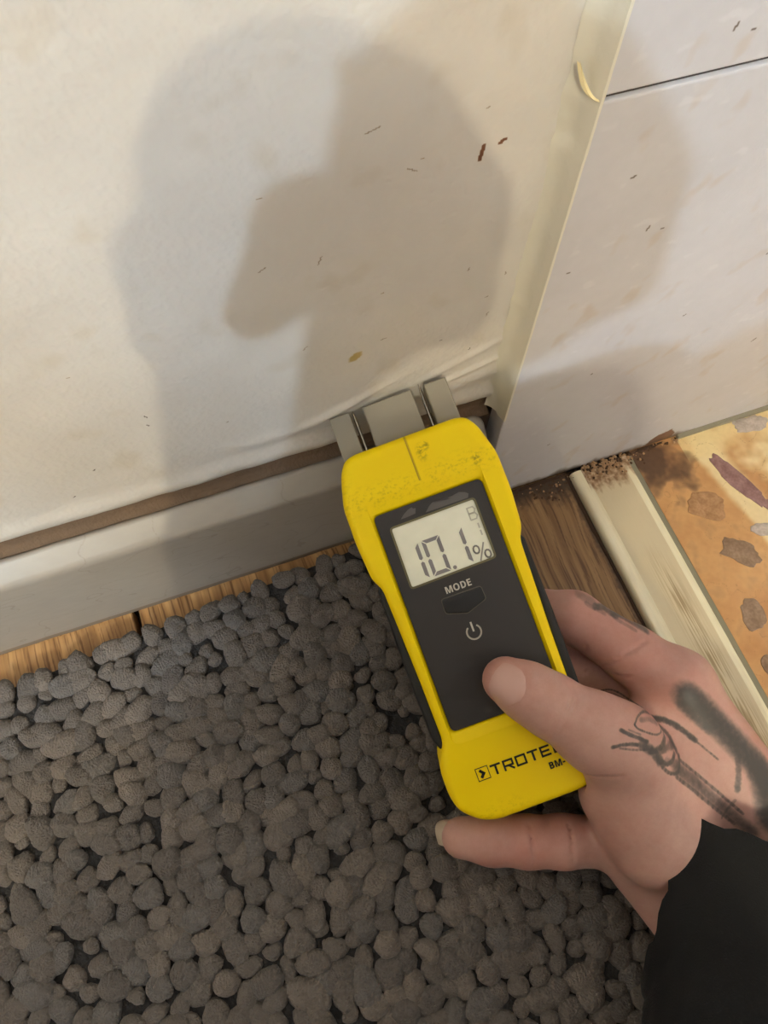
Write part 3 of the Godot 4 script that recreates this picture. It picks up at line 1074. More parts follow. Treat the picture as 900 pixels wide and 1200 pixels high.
	var hexa := [[-8.3, 85.0], [7.4, 84.8], [7.7, 79.8], [-0.2, 77.2], [-0.9, 77.2], [-8.5, 79.6]]
	var hp := rounded(mm(hexa), 0.0009)
	if Geometry2D.is_polygon_clockwise(hp):
		hp.reverse()
	add("button_rim", prism(offset(hp, 0.00035), -0.0013, -0.00095), mat(Color(0.36, 0.34, 0.29), 0.5), root, 20)
	var bc := Vector2(-0.0003, 0.0815)
	var ba := angles_of([hp], bc)
	add("button", loft([polar(hp, bc, ba, -0.0013), polar(hp, bc, ba, -0.0006), polar(offset(hp, -0.0005), bc, ba, -0.00035)], false, true), mat(Color(0.045, 0.043, 0.042), 0.45), root, 30)
	var arc := []
	for i in 25:
		var a := deg_to_rad(90 + 38 + i * (284.0 / 24.0))
		arc.append([-0.9 + cos(a) * 2.75, 69.4 + sin(a) * 2.75])
	var pw := stroke(arc, 0.62, -0.0013, -0.00108)
	pw.append_array(stroke([[-0.9, 69.6], [-0.9, 73.4]], 0.7, -0.0013, -0.00108))
	add("power_sign", pw, white, panel, 20)
	# lettering on the foot
	var blk := mat(Color(0.06, 0.055, 0.04), 0.6)
	var z0 := -0.0001
	var z1 := 0.00022
	var logo := stroke([[-18.7, 16.4], [-14.0, 16.4], [-14.0, 21.1], [-18.7, 21.1], [-18.7, 16.2]], 0.28, z0, z1)
	logo.append_array(stroke([[-17.3, 20.2], [-16.0, 18.75], [-17.3, 17.3]], 1.05, z0, z1))
	add("maker_emblem", logo, blk, root, 20)
	var w := 0.72
	var word := PackedVector3Array()
	var lx := -13.1
	for ch in ["T", "R", "O", "T", "E", "C"]:
		var q := lx
		var b := 17.0
		var h := 3.3
		var ww := 4.1
		match ch:
			"T":
				word.append_array(stroke([[q, b + h], [q + ww, b + h]], w, z0, z1))
				word.append_array(stroke([[q + ww / 2, b + h], [q + ww / 2, b - w / 2]], w * 1.15, z0, z1))
			"R":
				word.append_array(stroke([[q + 0.3, b - w / 2], [q + 0.3, b + h], [q + ww - 0.4, b + h], [q + ww - 0.4, b + 1.35], [q + 0.3, b + 1.35]], w, z0, z1))
				word.append_array(stroke([[q + 1.9, b + 1.35], [q + ww - 0.2, b - w / 2]], w, z0, z1))
			"O":
				word.append_array(stroke([[q + 0.3, b + 0.4], [q + 0.3, b + h], [q + ww - 0.3, b + h], [q + ww - 0.3, b], [q + 0.3, b], [q + 0.3, b + 0.6]], w, z0, z1))
			"E":
				word.append_array(stroke([[q + ww - 0.3, b], [q + 0.3, b], [q + 0.3, b + h], [q + ww - 0.3, b + h]], w, z0, z1))
				word.append_array(stroke([[q + 0.3, b + h / 2], [q + ww - 0.6, b + h / 2]], w, z0, z1))
			"C":
				word.append_array(stroke([[q + ww - 0.3, b], [q + 0.3, b], [q + 0.3, b + h], [q + ww - 0.3, b + h]], w, z0, z1))
		lx += ww + 0.85
	add("maker_lettering", word, blk, root, 20)
	text_part("type_lettering", "BM-", 0.0025, Vector3(0.0078, 0.0128, 0.00005), blk, root, false)
	# three grey guards and the two steel pins between them
	var grey := mat(Color(0.57, 0.54, 0.475), 0.55)
	for g in [[-25.4, -16.6], [-11.4, 9.6], [14.6, 24.2]]:
		var gp := mm([[g[0], 140.0], [g[1], 140.0], [g[1] - 0.3, 167.6], [g[0] + 0.3, 167.6]])
		var gr := []
		for s in [[-0.0200, -0.0004], [-0.0196, 0.0], [-0.0094, 0.0], [-0.0090, -0.0004]]:
			var gg := PackedVector3Array()
			var sc := mm([[g[0] - s[1] * 1000, 140.0], [g[1] + s[1] * 1000, 140.0], [g[1] - 0.3 + s[1] * 1000, 166.4 + s[1] * 1000], [g[0] + 0.3 - s[1] * 1000, 166.4 + s[1] * 1000]])
			for p in sc:
				gg.append(Vector3(p.x, p.y, s[0]))
			gr.append(gg)
		add("pin_guard", loft(gr, true, true), grey, root, 30)
		# bevelled inner flank of the guard
	var steel := mat(Color(0.62, 0.59, 0.54), 0.22, 0.95)
	for px in [-15.3, 13.2]:
		var r := []
		for s in [[140.0, 0.75], [163.0, 0.75], [168.2, 0.08]]:
			var q := PackedVector3Array()
			for j in 14:
				var a := TAU * j / 14.0
				q.append(Vector3(px + cos(a) * s[1], s[0], -13.0 + sin(a) * s[1]) * 0.001)
			r.append(q)
		var pn := add("pin", loft(r, true, true), steel, root, 50)
		pn.set_meta("label", "bright steel measuring pin")

func circle(c: Vector2, r: float) -> PackedVector2Array:
	var p := PackedVector2Array()
	for i in 16:
		p.append((c + Vector2(cos(TAU * i / 16.0), sin(TAU * i / 16.0)) * r) * 0.001)
	return p

# seven-segment digit 7.4 x 15 mm with its lower left corner at p
func seven(parent: Node, called: String, on: String, p: Vector2, m: Material):
	var w := 7.2
	var h := 14.4
	var k := 1.45
	var g := 0.28
	var t := PackedVector3Array()
	var segs := {
		"a": [[g, h], [k + g, h - k], [w - k - g, h - k], [w - g, h]],
		"d": [[g, 0.0], [k + g, k], [w - k - g, k], [w - g, 0.0]],
		"b": [[w, h - g], [w, h / 2 + 0.9], [w - k / 2, h / 2 + g], [w - k, h / 2 + 0.9], [w - k, h - k - g]],
		"c": [[w, g], [w, h / 2 - 0.9], [w - k / 2, h / 2 - g], [w - k, h / 2 - 0.9], [w - k, k + g]],
		"f": [[0.0, h - g], [0.0, h / 2 + 0.9], [k / 2, h / 2 + g], [k, h / 2 + 0.9], [k, h - k - g]],
		"e": [[0.0, g], [0.0, h / 2 - 0.9], [k / 2, h / 2 - g], [k, h / 2 - 0.9], [k, k + g]],
	}
	for s in on:
		var pts := []
		for q in segs[s]:
			pts.append([q[0] + p.x, q[1] + p.y])
		t.append_array(prism(mm(pts), -0.0018, -0.00155))
	add(called, t, m, parent, 20)

# ------------------------------------------------------------------ bodies from smoothly joined tapered limbs
# limb: [a, ra, b, rb]
func limb_d(p: Vector3, l: Array) -> float:
	var a: Vector3 = l[0]
	var ab: Vector3 = l[2] - a
	var t := clampf((p - a).dot(ab) / max(ab.length_squared(), 1e-9), 0.0, 1.0)
	return (p - a - ab * t).length() - lerpf(l[1], l[3], t)

func smin(a: float, b: float, k: float) -> float:
	var h: float = max(k - absf(a - b), 0.0) / k
	return min(a, b) - h * h * k * 0.25

# surface nets over a signed distance; only blocks near the surface are visited
func surface(f: Callable, lo: Vector3, hi: Vector3, cell: float) -> PackedVector3Array:
	var nx := int((hi.x - lo.x) / cell / 4) * 4 + 5
	var ny := int((hi.y - lo.y) / cell / 4) * 4 + 5
	var nz := int((hi.z - lo.z) / cell / 4) * 4 + 5
	var d := PackedFloat32Array()
	d.resize(nx * ny * nz)
	d.fill(1e6)
	var blocks := []
	var reach := cell * 2.0 * 1.74 * 1.25
	for bz in range(0, nz - 1, 4):
		for by in range(0, ny - 1, 4):
			for bx in range(0, nx - 1, 4):
				var c := lo + Vector3(bx + 2, by + 2, bz + 2) * cell
				if absf(f.call(c)) > reach:
					continue
				blocks.append(Vector3i(bx, by, bz))
				for z in range(bz, bz + 5):
					for y in range(by, by + 5):
						for x in range(bx, bx + 5):
							var i := (z * ny + y) * nx + x
							if d[i] > 1e5:
								d[i] = f.call(lo + Vector3(x, y, z) * cell)
	var vid := {}
	var verts := PackedVector3Array()
	var offs := PackedInt32Array()
	for k in 8:
		offs.append(((k >> 2) * ny + ((k >> 1) & 1)) * nx + (k & 1))
	var edges := [[0, 1], [2, 3], [4, 5], [6, 7], [0, 2], [1, 3], [4, 6], [5, 7], [0, 4], [1, 5], [2, 6], [3, 7]]
	for b in blocks:
		for z in range(b.z, b.z + 4):
			for y in range(b.y, b.y + 4):
				for x in range(b.x, b.x + 4):
					var i: int = (z * ny + y) * nx + x
					var m := 0
					for k in 8:
						if d[i + offs[k]] < 0:
							m |= 1 << k
					if m == 0 or m == 255:
						continue
					var s := Vector3.ZERO
					var n := 0
					for e in edges:
						var da := d[i + offs[e[0]]]
						var db := d[i + offs[e[1]]]
						if (da < 0) != (db < 0):
							var t := da / (da - db)
							var pa := Vector3(e[0] & 1, (e[0] >> 1) & 1, e[0] >> 2)
							var pb := Vector3(e[1] & 1, (e[1] >> 1) & 1, e[1] >> 2)
							s += pa.lerp(pb, t)
							n += 1
					vid[i] = verts.size()
					verts.append(lo + (Vector3(x, y, z) + s / n) * cell)
	var t := PackedVector3Array()
	var step := [1, nx, nx * ny]
	for i in vid:
		for ax in 3:
			if (d[i] < 0) == (d[i + step[ax]] < 0):
				continue
			var u: int = step[(ax + 1) % 3]
			var v: int = step[(ax + 2) % 3]
			if not (vid.has(i - u) and vid.has(i - v) and vid.has(i - u - v)):
				continue
			var q0 := verts[vid[i]]
			var q1 := verts[vid[i - u]]
			var q2 := verts[vid[i - u - v]]
			var q3 := verts[vid[i - v]]
			if d[i] < 0:
				quad(t, q0, q1, q2, q3)
			else:
				quad(t, q0, q3, q2, q1)
	return t

# smooth mesh whose normals come from the distance field itself
func skin_mesh(t: PackedVector3Array, f: Callable, e: float, uvf: Callable) -> ArrayMesh:
	var st := SurfaceTool.new()
	st.begin(Mesh.PRIMITIVE_TRIANGLES)
	var s := 0.0
	var cache := {}
	for i in range(0, t.size(), 3):
		var g := t[i + 1] - t[i]
		s += g.cross(t[i + 2] - t[i]).dot(field_normal(t[i], f, e, cache))
	for i in range(0, t.size(), 3):
		var order := [0, 1, 2] if s < 0 else [0, 2, 1]
		for k in order:
			var p := t[i + k]
			var n := field_normal(p, f, e, cache)
			st.set_normal(n)
			st.set_uv(uvf.call(p, n))
			st.add_vertex(p)
	return st.commit()

func field_normal(p: Vector3, f: Callable, e: float, cache: Dictionary) -> Vector3:
	if cache.has(p):
		return cache[p]
	var n := Vector3(f.call(p + Vector3(e, 0, 0)) - f.call(p - Vector3(e, 0, 0)), f.call(p + Vector3(0, e, 0)) - f.call(p - Vector3(0, e, 0)), f.call(p + Vector3(0, 0, e)) - f.call(p - Vector3(0, 0, e))).normalized()
	cache[p] = n
	return n

func L(a: Array, b: Array) -> Array:
	return [Vector3(a[0], a[1], a[2]) * 0.001, a[3] * 0.001, Vector3(b[0], b[1], b[2]) * 0.001, b[3] * 0.001]

var palm := []
var fingers := []
var creases := []

func hand_d(p: Vector3) -> float:
	var dp := 1e3
	for l in palm:
		dp = smin(dp, limb_d(p, l), 0.011)
	var d := dp
	for f in fingers:
		var df := 1e3
		for l in f:
			df = smin(df, limb_d(p, l), 0.004)
		d = min(d, smin(dp, df, 0.008))
	for l in creases:
		var q := limb_d(p, l)
		if q < 0.003:
			d = -smin(-d, q + 0.0002, 0.0016)
	# flesh gives way to the meter
	var c := (p - Vector3(0, 0.0745, -0.0147)).abs() - Vector3(0.0308, 0.0745, 0.0149)
	var bx: float = Vector3(max(c.x, 0), max(c.y, 0), max(c.z, 0)).length() + min(max(c.x, max(c.y, c.z)), 0.0)
	return max(d, -bx)

func build_hand_shape():
	palm = [
		L([46, -20, -8, 16], [34, 13.5, 5, 13.8]),
		L([33.5, -8.5, -7, 18.5], [38.5, -28, -8, 20.0]),
		L([68.8, 19.5, -16, 13.0], [82, -46, -16, 18.0]),
		L([77.4, -9, -30, 12.5], [84, -62, -24, 17.0]),
		L([76, -34, -38, 11.5], [76, -80, -28, 17.0]),
		L([31.5, -48, -24, 12.5], [48, -94, -8, 14.0]),
		L([47, 8, -14, 10.5], [58, -12, -18, 14.0]),
		L([58, 6, -22, 10.0], [66, -40, -26, 16.0]),
		L([60, -60, -22, 18.0], [64, -110, -4, 18.0]),
		L([82, -56, -20, 16.0], [80, -110, -4, 18.0]),
	]
	fingers = [
		# thumb, pressed on the face
		[L([35, 13.5, 6, 14.0], [26.8, 22.4, 9.6, 13.8]), L([26.8, 22.4, 9.6, 13.8], [15.0, 37.0, 10.3, 11.2]), L([15.0, 37.0, 10.3, 11.2], [9.0, 44.0, 8.8, 10.3]), L([9.0, 44.0, 8.8, 10.3], [3.4, 50.1, 6.9, 8.6])],
		# index, hooked round the far side
		[L([68.8, 20.5, -15, 12.3], [57, 36, -21, 11.4]), L([57, 36, -21, 11.4], [42.0, 56.5, -31, 10.6]), L([42.0, 56.5, -31, 10.6], [21.0, 68, -41, 9.2]), L([21, 68, -41, 9.2], [2, 66, -41, 8.0])],
		# middle and ring, under the meter
		[L([76, -6, -30, 12], [44, 30, -43, 10.6]), L([44, 30, -43, 10.6], [15, 45, -40.5, 9.6]), L([15, 45, -40.5, 9.6], [-5, 42, -38.5, 8.4])],
		[L([76, -32, -40, 11.5], [38, 2, -46, 10.4]), L([38, 2, -46, 10.4], [8, 18, -40.5, 9.6]), L([8, 18, -40.5, 9.6], [-10, 18, -37.8, 8.2])],
		# lowest finger, stretched out beneath the foot
		[L([36, -45, -26, 11.8], [24, -33.5, -27, 10.4]), L([24, -33.5, -27, 10.4], [4.0, -24.0, -21, 9.9]), L([4.0, -24.0, -21, 9.9], [-9, -18.6, -19, 9.6]), L([-9, -18.6, -19, 9.6], [-22, -12.6, -18, 9.4]), L([-22, -12.6, -18, 9.4], [-33.0, -7.6, -17.5, 8.0])],
	]
	# skin folds: lines over the hand, dropped onto its surface
	creases = []
	var lines := []
	for ln in [[[14.5, 10.5], [19, 9.2], [24, 8.2], [29, 7.4]], [[11.5, 27.5], [15, 30.5], [19, 34], [24, 38]], [[14, 30], [18, 35], [22.5, 40]], [[-6.6, -9.5], [-8, -17], [-10, -25]], [[8.5, -16], [6.5, -23], [3.5, -31]], [[39, 33], [44, 36.5], [49, 38.7], [56, 40.6], [61.6, 41.6]], [[40.5, 46], [40, 41], [39, 33]], [[39, 33], [46, 32.2], [52, 30]]]:
		var pts := []
		for q in ln:
			var p := Vector3(q[0], q[1], 36.0) * 0.001
			for it in 40:
				var d := hand_d(p)
				if d < 0.0001:
					break
				p.z -= d * 0.7
			pts.append(p)
		lines.append(pts)
	for pts in lines:
		for i in pts.size() - 1:
			creases.append([pts[i], 0.00035, pts[i + 1], 0.00035])

func skin_picture() -> Image:
	# the hand seen square to the meter: x -50..130 mm, y -115..85 mm
	var im := picture(900, 1000, func(x: int, y: int):
		var u := x / 5.0 - 50.0
		var v := y / 5.0 - 115.0
		var k := n2(u, v, 0.06) * 0.022 + n2(u, v, 0.30) * 0.014 + n2(u, v, 1.1) * 0.012
		var c := Color(0.755, 0.592, 0.538)
		# redder finger pads and knuckles
		var r := exp(-Vector2(u - 2, v - 52).length_squared() / 90.0) + 0.8 * exp(-Vector2(u - 47, v - 50).length_squared() / 500.0) + 0.9 * exp(-Vector2((u + 8) * 0.45, v + 18).length_squared() / 160.0) + 0.6 * exp(-Vector2(u - 60, v - 22).length_squared() / 300.0) + 0.5 * exp(-Vector2(u - 90, v + 12).length_squared() / 250.0)
		c = c.lerp(Color(0.715, 0.460, 0.410), clampf(r * 0.55 + n2(u + 40, v, 0.12) * 0.15, 0, 0.8))
		return Color(c.r + k, c.g + k, c.b + k))
	# tattoo ink: [points mm, half width mm, strength]
	var ink := [
		[[[28.6, 19.4], [33.0, 18.6], [37.5, 16.4]], 0.75, 0.75], [[[31, 18.0], [36.0, 15.0], [41.0, 13.0]], 0.5, 0.5],
		[[[33.6, 23.4], [36.2, 20.6], [39.2, 17.8], [41.5, 15.4]], 0.8, 0.75], [[[36.5, 22.2], [40.0, 18.8]], 0.4, 0.5],
		[[[39.5, 22.5], [42.5, 24.0], [46.5, 23.0], [50.0, 19.0], [51.2, 15.6], [49.5, 14.2], [46.0, 15.4], [42.2, 18.6], [39.8, 21.0], [39.5, 22.5]], 0.42, 0.7],
		[[[42.5, 22.4], [46.0, 21.0], [49.0, 17.4]], 0.9, 0.22],
		[[[39.0, 15.6], [42.5, 11.4], [44.0, 6.0]], 1.9, 0.55], [[[41.5, 12.0], [46.0, 10.6], [51.0, 12.0]], 1.3, 0.62], [[[44.0, 6.5], [47.0, 3.0], [52.0, 3.4]], 1.0, 0.75], [[[46.0, 9.5], [50.0, 8.2], [53.5, 5.0]], 1.4, 0.4], [[[52.0, 12.4], [54.6, 7.6], [54.0, 2.6]], 0.9, 0.65],
		[[[43.0, 9.0], [45.0, 1.0], [50.0, -2.5], [54.0, 1.5]], 0.8, 0.7], [[[46.5, 5.0], [51.0, 0.5]], 1.6, 0.45],
		[[[51.5, 14.8], [56.0, 12.6], [60.0, 8.0], [63.5, 2.0]], 1.25, 0.72], [[[55.0, 13.4], [59.0, 10.0]], 0.8, 0.5], [[[61.0, 6.0], [64.5, 0.0], [68.5, -7.0]], 0.5, 0.55],
		[[[50.0, 0.0], [55.0, -8.0], [61.0, -19.0], [66.0, -28.0], [71.0, -37.0]], 2.9, 0.50], [[[48.5, -2.6], [54.0, -11.5], [60.0, -22.0], [66.0, -32.0]], 0.8, 0.68], [[[53.5, 0.0], [58.5, -8.5], [64.5, -19.0], [70.0, -29.0]], 0.7, 0.66], [[[56.0, -7.0], [58.0, -12.0]], 1.3, 0.4], [[[62.0, -27.5], [69.0, -23.5]], 0.7, 0.5],
		[[[66.0, 20.0], [70.0, 13.0], [73.0, 6.0], [77.0, -3.0], [81.0, -13.0], [83.5, -24.0]], 5.6, 0.80], [[[63.0, 17.0], [66.0, 11.0], [70.0, 4.0]], 2.5, 0.5], [[[82.0, -14.0], [80.0, -26.0], [78.0, -34.0]], 5.5, 0.72], [[[76.0, -8.0], [73.0, -16.0], [71.0, -20.0]], 1.3, 0.5],
		[[[46.0, 65.5], [50.0, 61.0]], 1.8, 0.36], [[[50.0, 59.0], [53.5, 57.5], [56.0, 53.0]], 1.6, 0.45], [[[47.0, 61.5], [52.0, 55.5]], 1.0, 0.4], [[[57.5, 53.5], [61.0, 49.0], [64.5, 44.0]], 1.5, 0.45], [[[55.0, 52.5], [60.0, 46.0]], 0.8, 0.35],
	]
	for s in ink:
		var pts: Array = s[0]
		for rep in (2 if pts.size() > 2 else 0):
			var finer := [pts[0]]
			for i in pts.size() - 1:
				for q in [0.25, 0.75]:
					finer.append([lerpf(pts[i][0], pts[i + 1][0], q), lerpf(pts[i][1], pts[i + 1][1], q)])
			finer.append(pts[pts.size() - 1])
			pts = finer
		for i in pts.size() - 1:
			var a := Vector2(pts[i][0], pts[i][1])
			var b := Vector2(pts[i + 1][0], pts[i + 1][1])
			var w: float = s[1]
			var lo := Vector2(min(a.x, b.x) - w * 2, min(a.y, b.y) - w * 2)
			var hi := Vector2(max(a.x, b.x) + w * 2, max(a.y, b.y) + w * 2)
			for py in range(int((lo.y + 115) * 5), int((hi.y + 115) * 5)):
				for px in range(int((lo.x + 50) * 5), int((hi.x + 50) * 5)):
					if px < 0 or py < 0 or px >= 900 or py >= 1000:
						continue
					var q := Vector2(px / 5.0 - 50.0, py / 5.0 - 115.0)
					var t := clampf((q - a).dot(b - a) / (b - a).length_squared(), 0, 1)
					var dd := q.distance_to(a + (b - a) * t) + n2(q.x, q.y, 0.35) * minf(w * 0.25, 0.35)
					var al := smoothstep(w * 1.15, w * (0.45 if w < 2.4 else 0.15), dd) * float(s[2]) * 0.9 * (0.85 + n2(q.x, q.y, 0.4) * 0.35)
					if al > 0.01:
						var o := im.get_pixel(px, py)
						var ic := Color(0.285, 0.265, 0.250)
						var m := o.lerp(ic, clampf(al, 0, 0.9))
						# overlapping ends of a stroke do not darken twice
						if m.g < o.g:
							im.set_pixel(px, py, Color(m.r, m.g, m.b))
	return im

func build_person():
	build_hand_shape()
	var base := Vector3(0.15, 0.0, 0.75)
	var root := node("person", self, base)
	tag(root, "person in a black long-sleeved top, tattooed right hand gripping the yellow meter", "person")
	var tr := meter_frame()
	tr.origin -= base
	var hf := hand_d
	var t := surface(hf, Vector3(-0.048, -0.118, -0.064), Vector3(0.108, 0.088, 0.026), 0.00135)
	var skin := mat(Color.WHITE, 0.50)
	skin.albedo_texture = tex(skin_picture())
	skin.subsurf_scatter_enabled = true
	skin.subsurf_scatter_strength = 0.12
	skin.normal_enabled = true
	var hn := FastNoiseLite.new()
	hn.seed = 15
	hn.noise_type = FastNoiseLite.TYPE_CELLULAR
	hn.frequency = 0.055
	var hi := hn.get_seamless_image(512, 512)
	hi.convert(Image.FORMAT_RGBA8)
	hi.bump_map_to_normal_map(2.0)
	skin.detail_enabled = false
	var plain: StandardMaterial3D = mat(Color(0.735, 0.53, 0.455), 0.5)
	var o := MeshInstance3D.new()
	o.mesh = skin_mesh(t, hf, 0.0006, func(p: Vector3, n: Vector3): return Vector2((p.x * 1000.0 + 50.0) / 180.0, (p.y * 1000.0 + 115.0) / 200.0) if n.z > -0.35 else Vector2(0.42 + p.x, 0.30 + p.y * 0.4))
	skin.normal_texture = tex(hi)
	skin.normal_scale = 0.12
	skin.uv1_scale = Vector3.ONE
	o.material_override = skin
	o.transform = tr
	put(o, "right_hand", root)
	# thumbnail, laid on the thumb along its axis
	var ax := Vector3(-5.6, 6.1, -1.9).normalized()
	var out := (Vector3(-0.14, 0.06, 1.0) - ax * Vector3(-0.14, 0.06, 1.0).dot(ax)).normalized()
	var sd := ax.cross(out)
	var nail_mat := mat(Color(0.79, 0.625, 0.575), 0.22)
	nail_mat.clearcoat_enabled = true
	nail_mat.clearcoat = 0.3
	nail(o, Vector3(4.6, 48.7, 7.2) * 0.001, ax, out, sd, 0.0066, 0.0071, nail_mat, 0.0)
	# nail of the stretched finger, its pale free edge peeping past the tip
	var ax2 := Vector3(-11.0, 5.0, 0.5).normalized()
	var out2 := (Vector3(-0.35, 0.25, -1.0) - ax2 * Vector3(-0.35, 0.25, -1.0).dot(ax2)).normalized()
	var free := mat(Color(0.86, 0.80, 0.70), 0.4)
	nail(o, Vector3(-35.0, -6.6, -17.6) * 0.001, ax2, out2, ax2.cross(out2), 0.0058, 0.0056, free, 0.0020)
	# ---- sleeve
	var cloth := mat(Color(0.030, 0.028, 0.028), 0.92)
	relief(cloth, noise_tex(0.09, 3, 51, 512, true, 5.0), 0.8, 30.0)
	cloth.rim_enabled = true
	cloth.rim = 0.12
	var dirn := Vector3(-0.101, -0.909, 0.404).normalized()
	var rt := dirn.cross(Vector3(0, 0, 1)).normalized() * -1.0
	if rt.x < 0:
		rt = -rt
	var nr := rt.cross(dirn).normalized()
	if nr.z < 0:
		nr = -nr
	var rim := [[-10, -22], [30, -26], [58, -24], [78, -13], [98, -22], [114, -30], [125, -21], [138, -5], [156, 8], [180, 20], [215, 24], [270, 8], [320, -12], [350, -22]]
	var rings := []
	for k in 40:
		var tt := -1.0 + (k - 2) if k < 6 else (k - 2) * 3.4 - 9.0
		var r := PackedVector3Array()
		for j in 72:
			var a := TAU * j / 72.0
			var deg := rad_to_deg(a)
			if deg >= 350:
				deg -= 360
			var ro: float = rim[rim.size() - 1][1]
			for i in rim.size() - 1:
				if deg >= rim[i][0] and deg < rim[i + 1][0]:
					var q: float = (deg - rim[i][0]) / float(rim[i + 1][0] - rim[i][0])
					ro = lerpf(rim[i][1], rim[i + 1][1], q * q * (3 - 2 * q))
			var al: float = max(tt, 0.0) + ro * exp(-max(tt, 0.0) / 45.0)
			var rad: float = 43.5 + 19.0 * smoothstep(0.0, 70.0, al - 6.0) + 5.0 * smoothstep(60, 120, al)
			rad += n2(cos(a) * 1.2 + 5, sin(a) * 1.2 + al * 0.012, 1.0) * 3.5 * smoothstep(0, 30, tt)
			rad += 1.1 * exp(-pow((tt - 11.0) / 1.6, 2.0)) * -1.0
			if k == 0:
				rad -= 3.2
				al += 9.0
			elif k == 1:
				rad -= 2.6
				al += 1.0
			elif k == 2:
				rad -= 0.9
			var c := Vector3(62, -60, -10) + dirn * al
			r.append((c + (rt * cos(a) * rad * 1.05 + nr * sin(a) * rad * (0.80 if a < PI else 0.44))) * 0.001)
		rings.append(r)
	var sl := add("sleeve", loft(rings, false, false), cloth, root, 60)
	sl.transform = tr
	sl.set_meta("label", "wide black fabric sleeve with an open cuff")
	# ---- the rest of the crouching figure, behind the lens
	build_figure(root, base, cloth, plain, tr)

func nail(hand: Node3D, at: Vector3, ax: Vector3, out: Vector3, sd: Vector3, half_l: float, half_w: float, m: Material, past: float):
	var rings := []
	for i in 13:
		var s := -1.0 + i / 6.0
		var r := PackedVector3Array()
		for j in 13:
			var q := -1.0 + j / 6.0
			var wd := half_w * (1.0 - 0.16 * s * s - (0.30 * pow(max(-s, 0.0), 3.0)))
			var ll := s * half_l * (1.0 - 0.22 * q * q * absf(s))
			var p := at + ax * ll + sd * q * wd + out * 0.016
			for it in 24:
				var d := hand_d(p)
				if d < 0.00012:
					break
				p -= out * min(d * 0.8, 0.004)
			if past > 0.0:
				# a free edge keeps to the nail plane instead of following the tip
				p = at + ax * (ll + past) + sd * q * wd + out * (0.0070 - 0.0036 * q * q)
			r.append(p + out * (0.00035 - 0.0005 * pow(max(absf(q), absf(s)), 6.0)))
		rings.append(r)
	var back := []
	for r in rings:
		var b := PackedVector3Array()
		for p in r:
			b.append(p - out * 0.0006)
		back.append(b)
	var t := loft(rings, false, false, false)
	var tb := loft(back, false, false, false)
	for i in range(0, tb.size(), 3):
		t.append(tb[i]); t.append(tb[i + 2]); t.append(tb[i + 1])
	add("fingernail", t, m, hand, 60, out)

func cam_mm(x: float, y: float, z: float) -> Vector3:
	var c: Camera3D = get_node("camera")
	return c.transform * (Vector3(x, -y, -z) * 0.001)

func joined(limbs: Array, k: float) -> Callable:
	return func(p: Vector3):
		var d := 1e3
		for l in limbs:
			d = smin(d, limb_d(p, l), k)
		return d

func figure_part(called: String, limbs: Array, k: float, cell: float, m: Material, root: Node, base: Vector3) -> MeshInstance3D:
	var lo := Vector3.ONE * 1e3
	var hi := -lo
	for l in limbs:
		for e in [[l[0], l[1]], [l[2], l[3]]]:
			lo = lo.min(e[0] - Vector3.ONE * (e[1] + cell * 2))
			hi = hi.max(e[0] + Vector3.ONE * (e[1] + cell * 2))
	var f := joined(limbs, k)
	var o := MeshInstance3D.new()
	o.mesh = skin_mesh(surface(f, lo, hi, cell), f, cell * 0.4, func(p: Vector3, _n: Vector3): return Vector2(p.x, p.y))
	o.material_override = m
	o.position = -base
	return put(o, called, root)

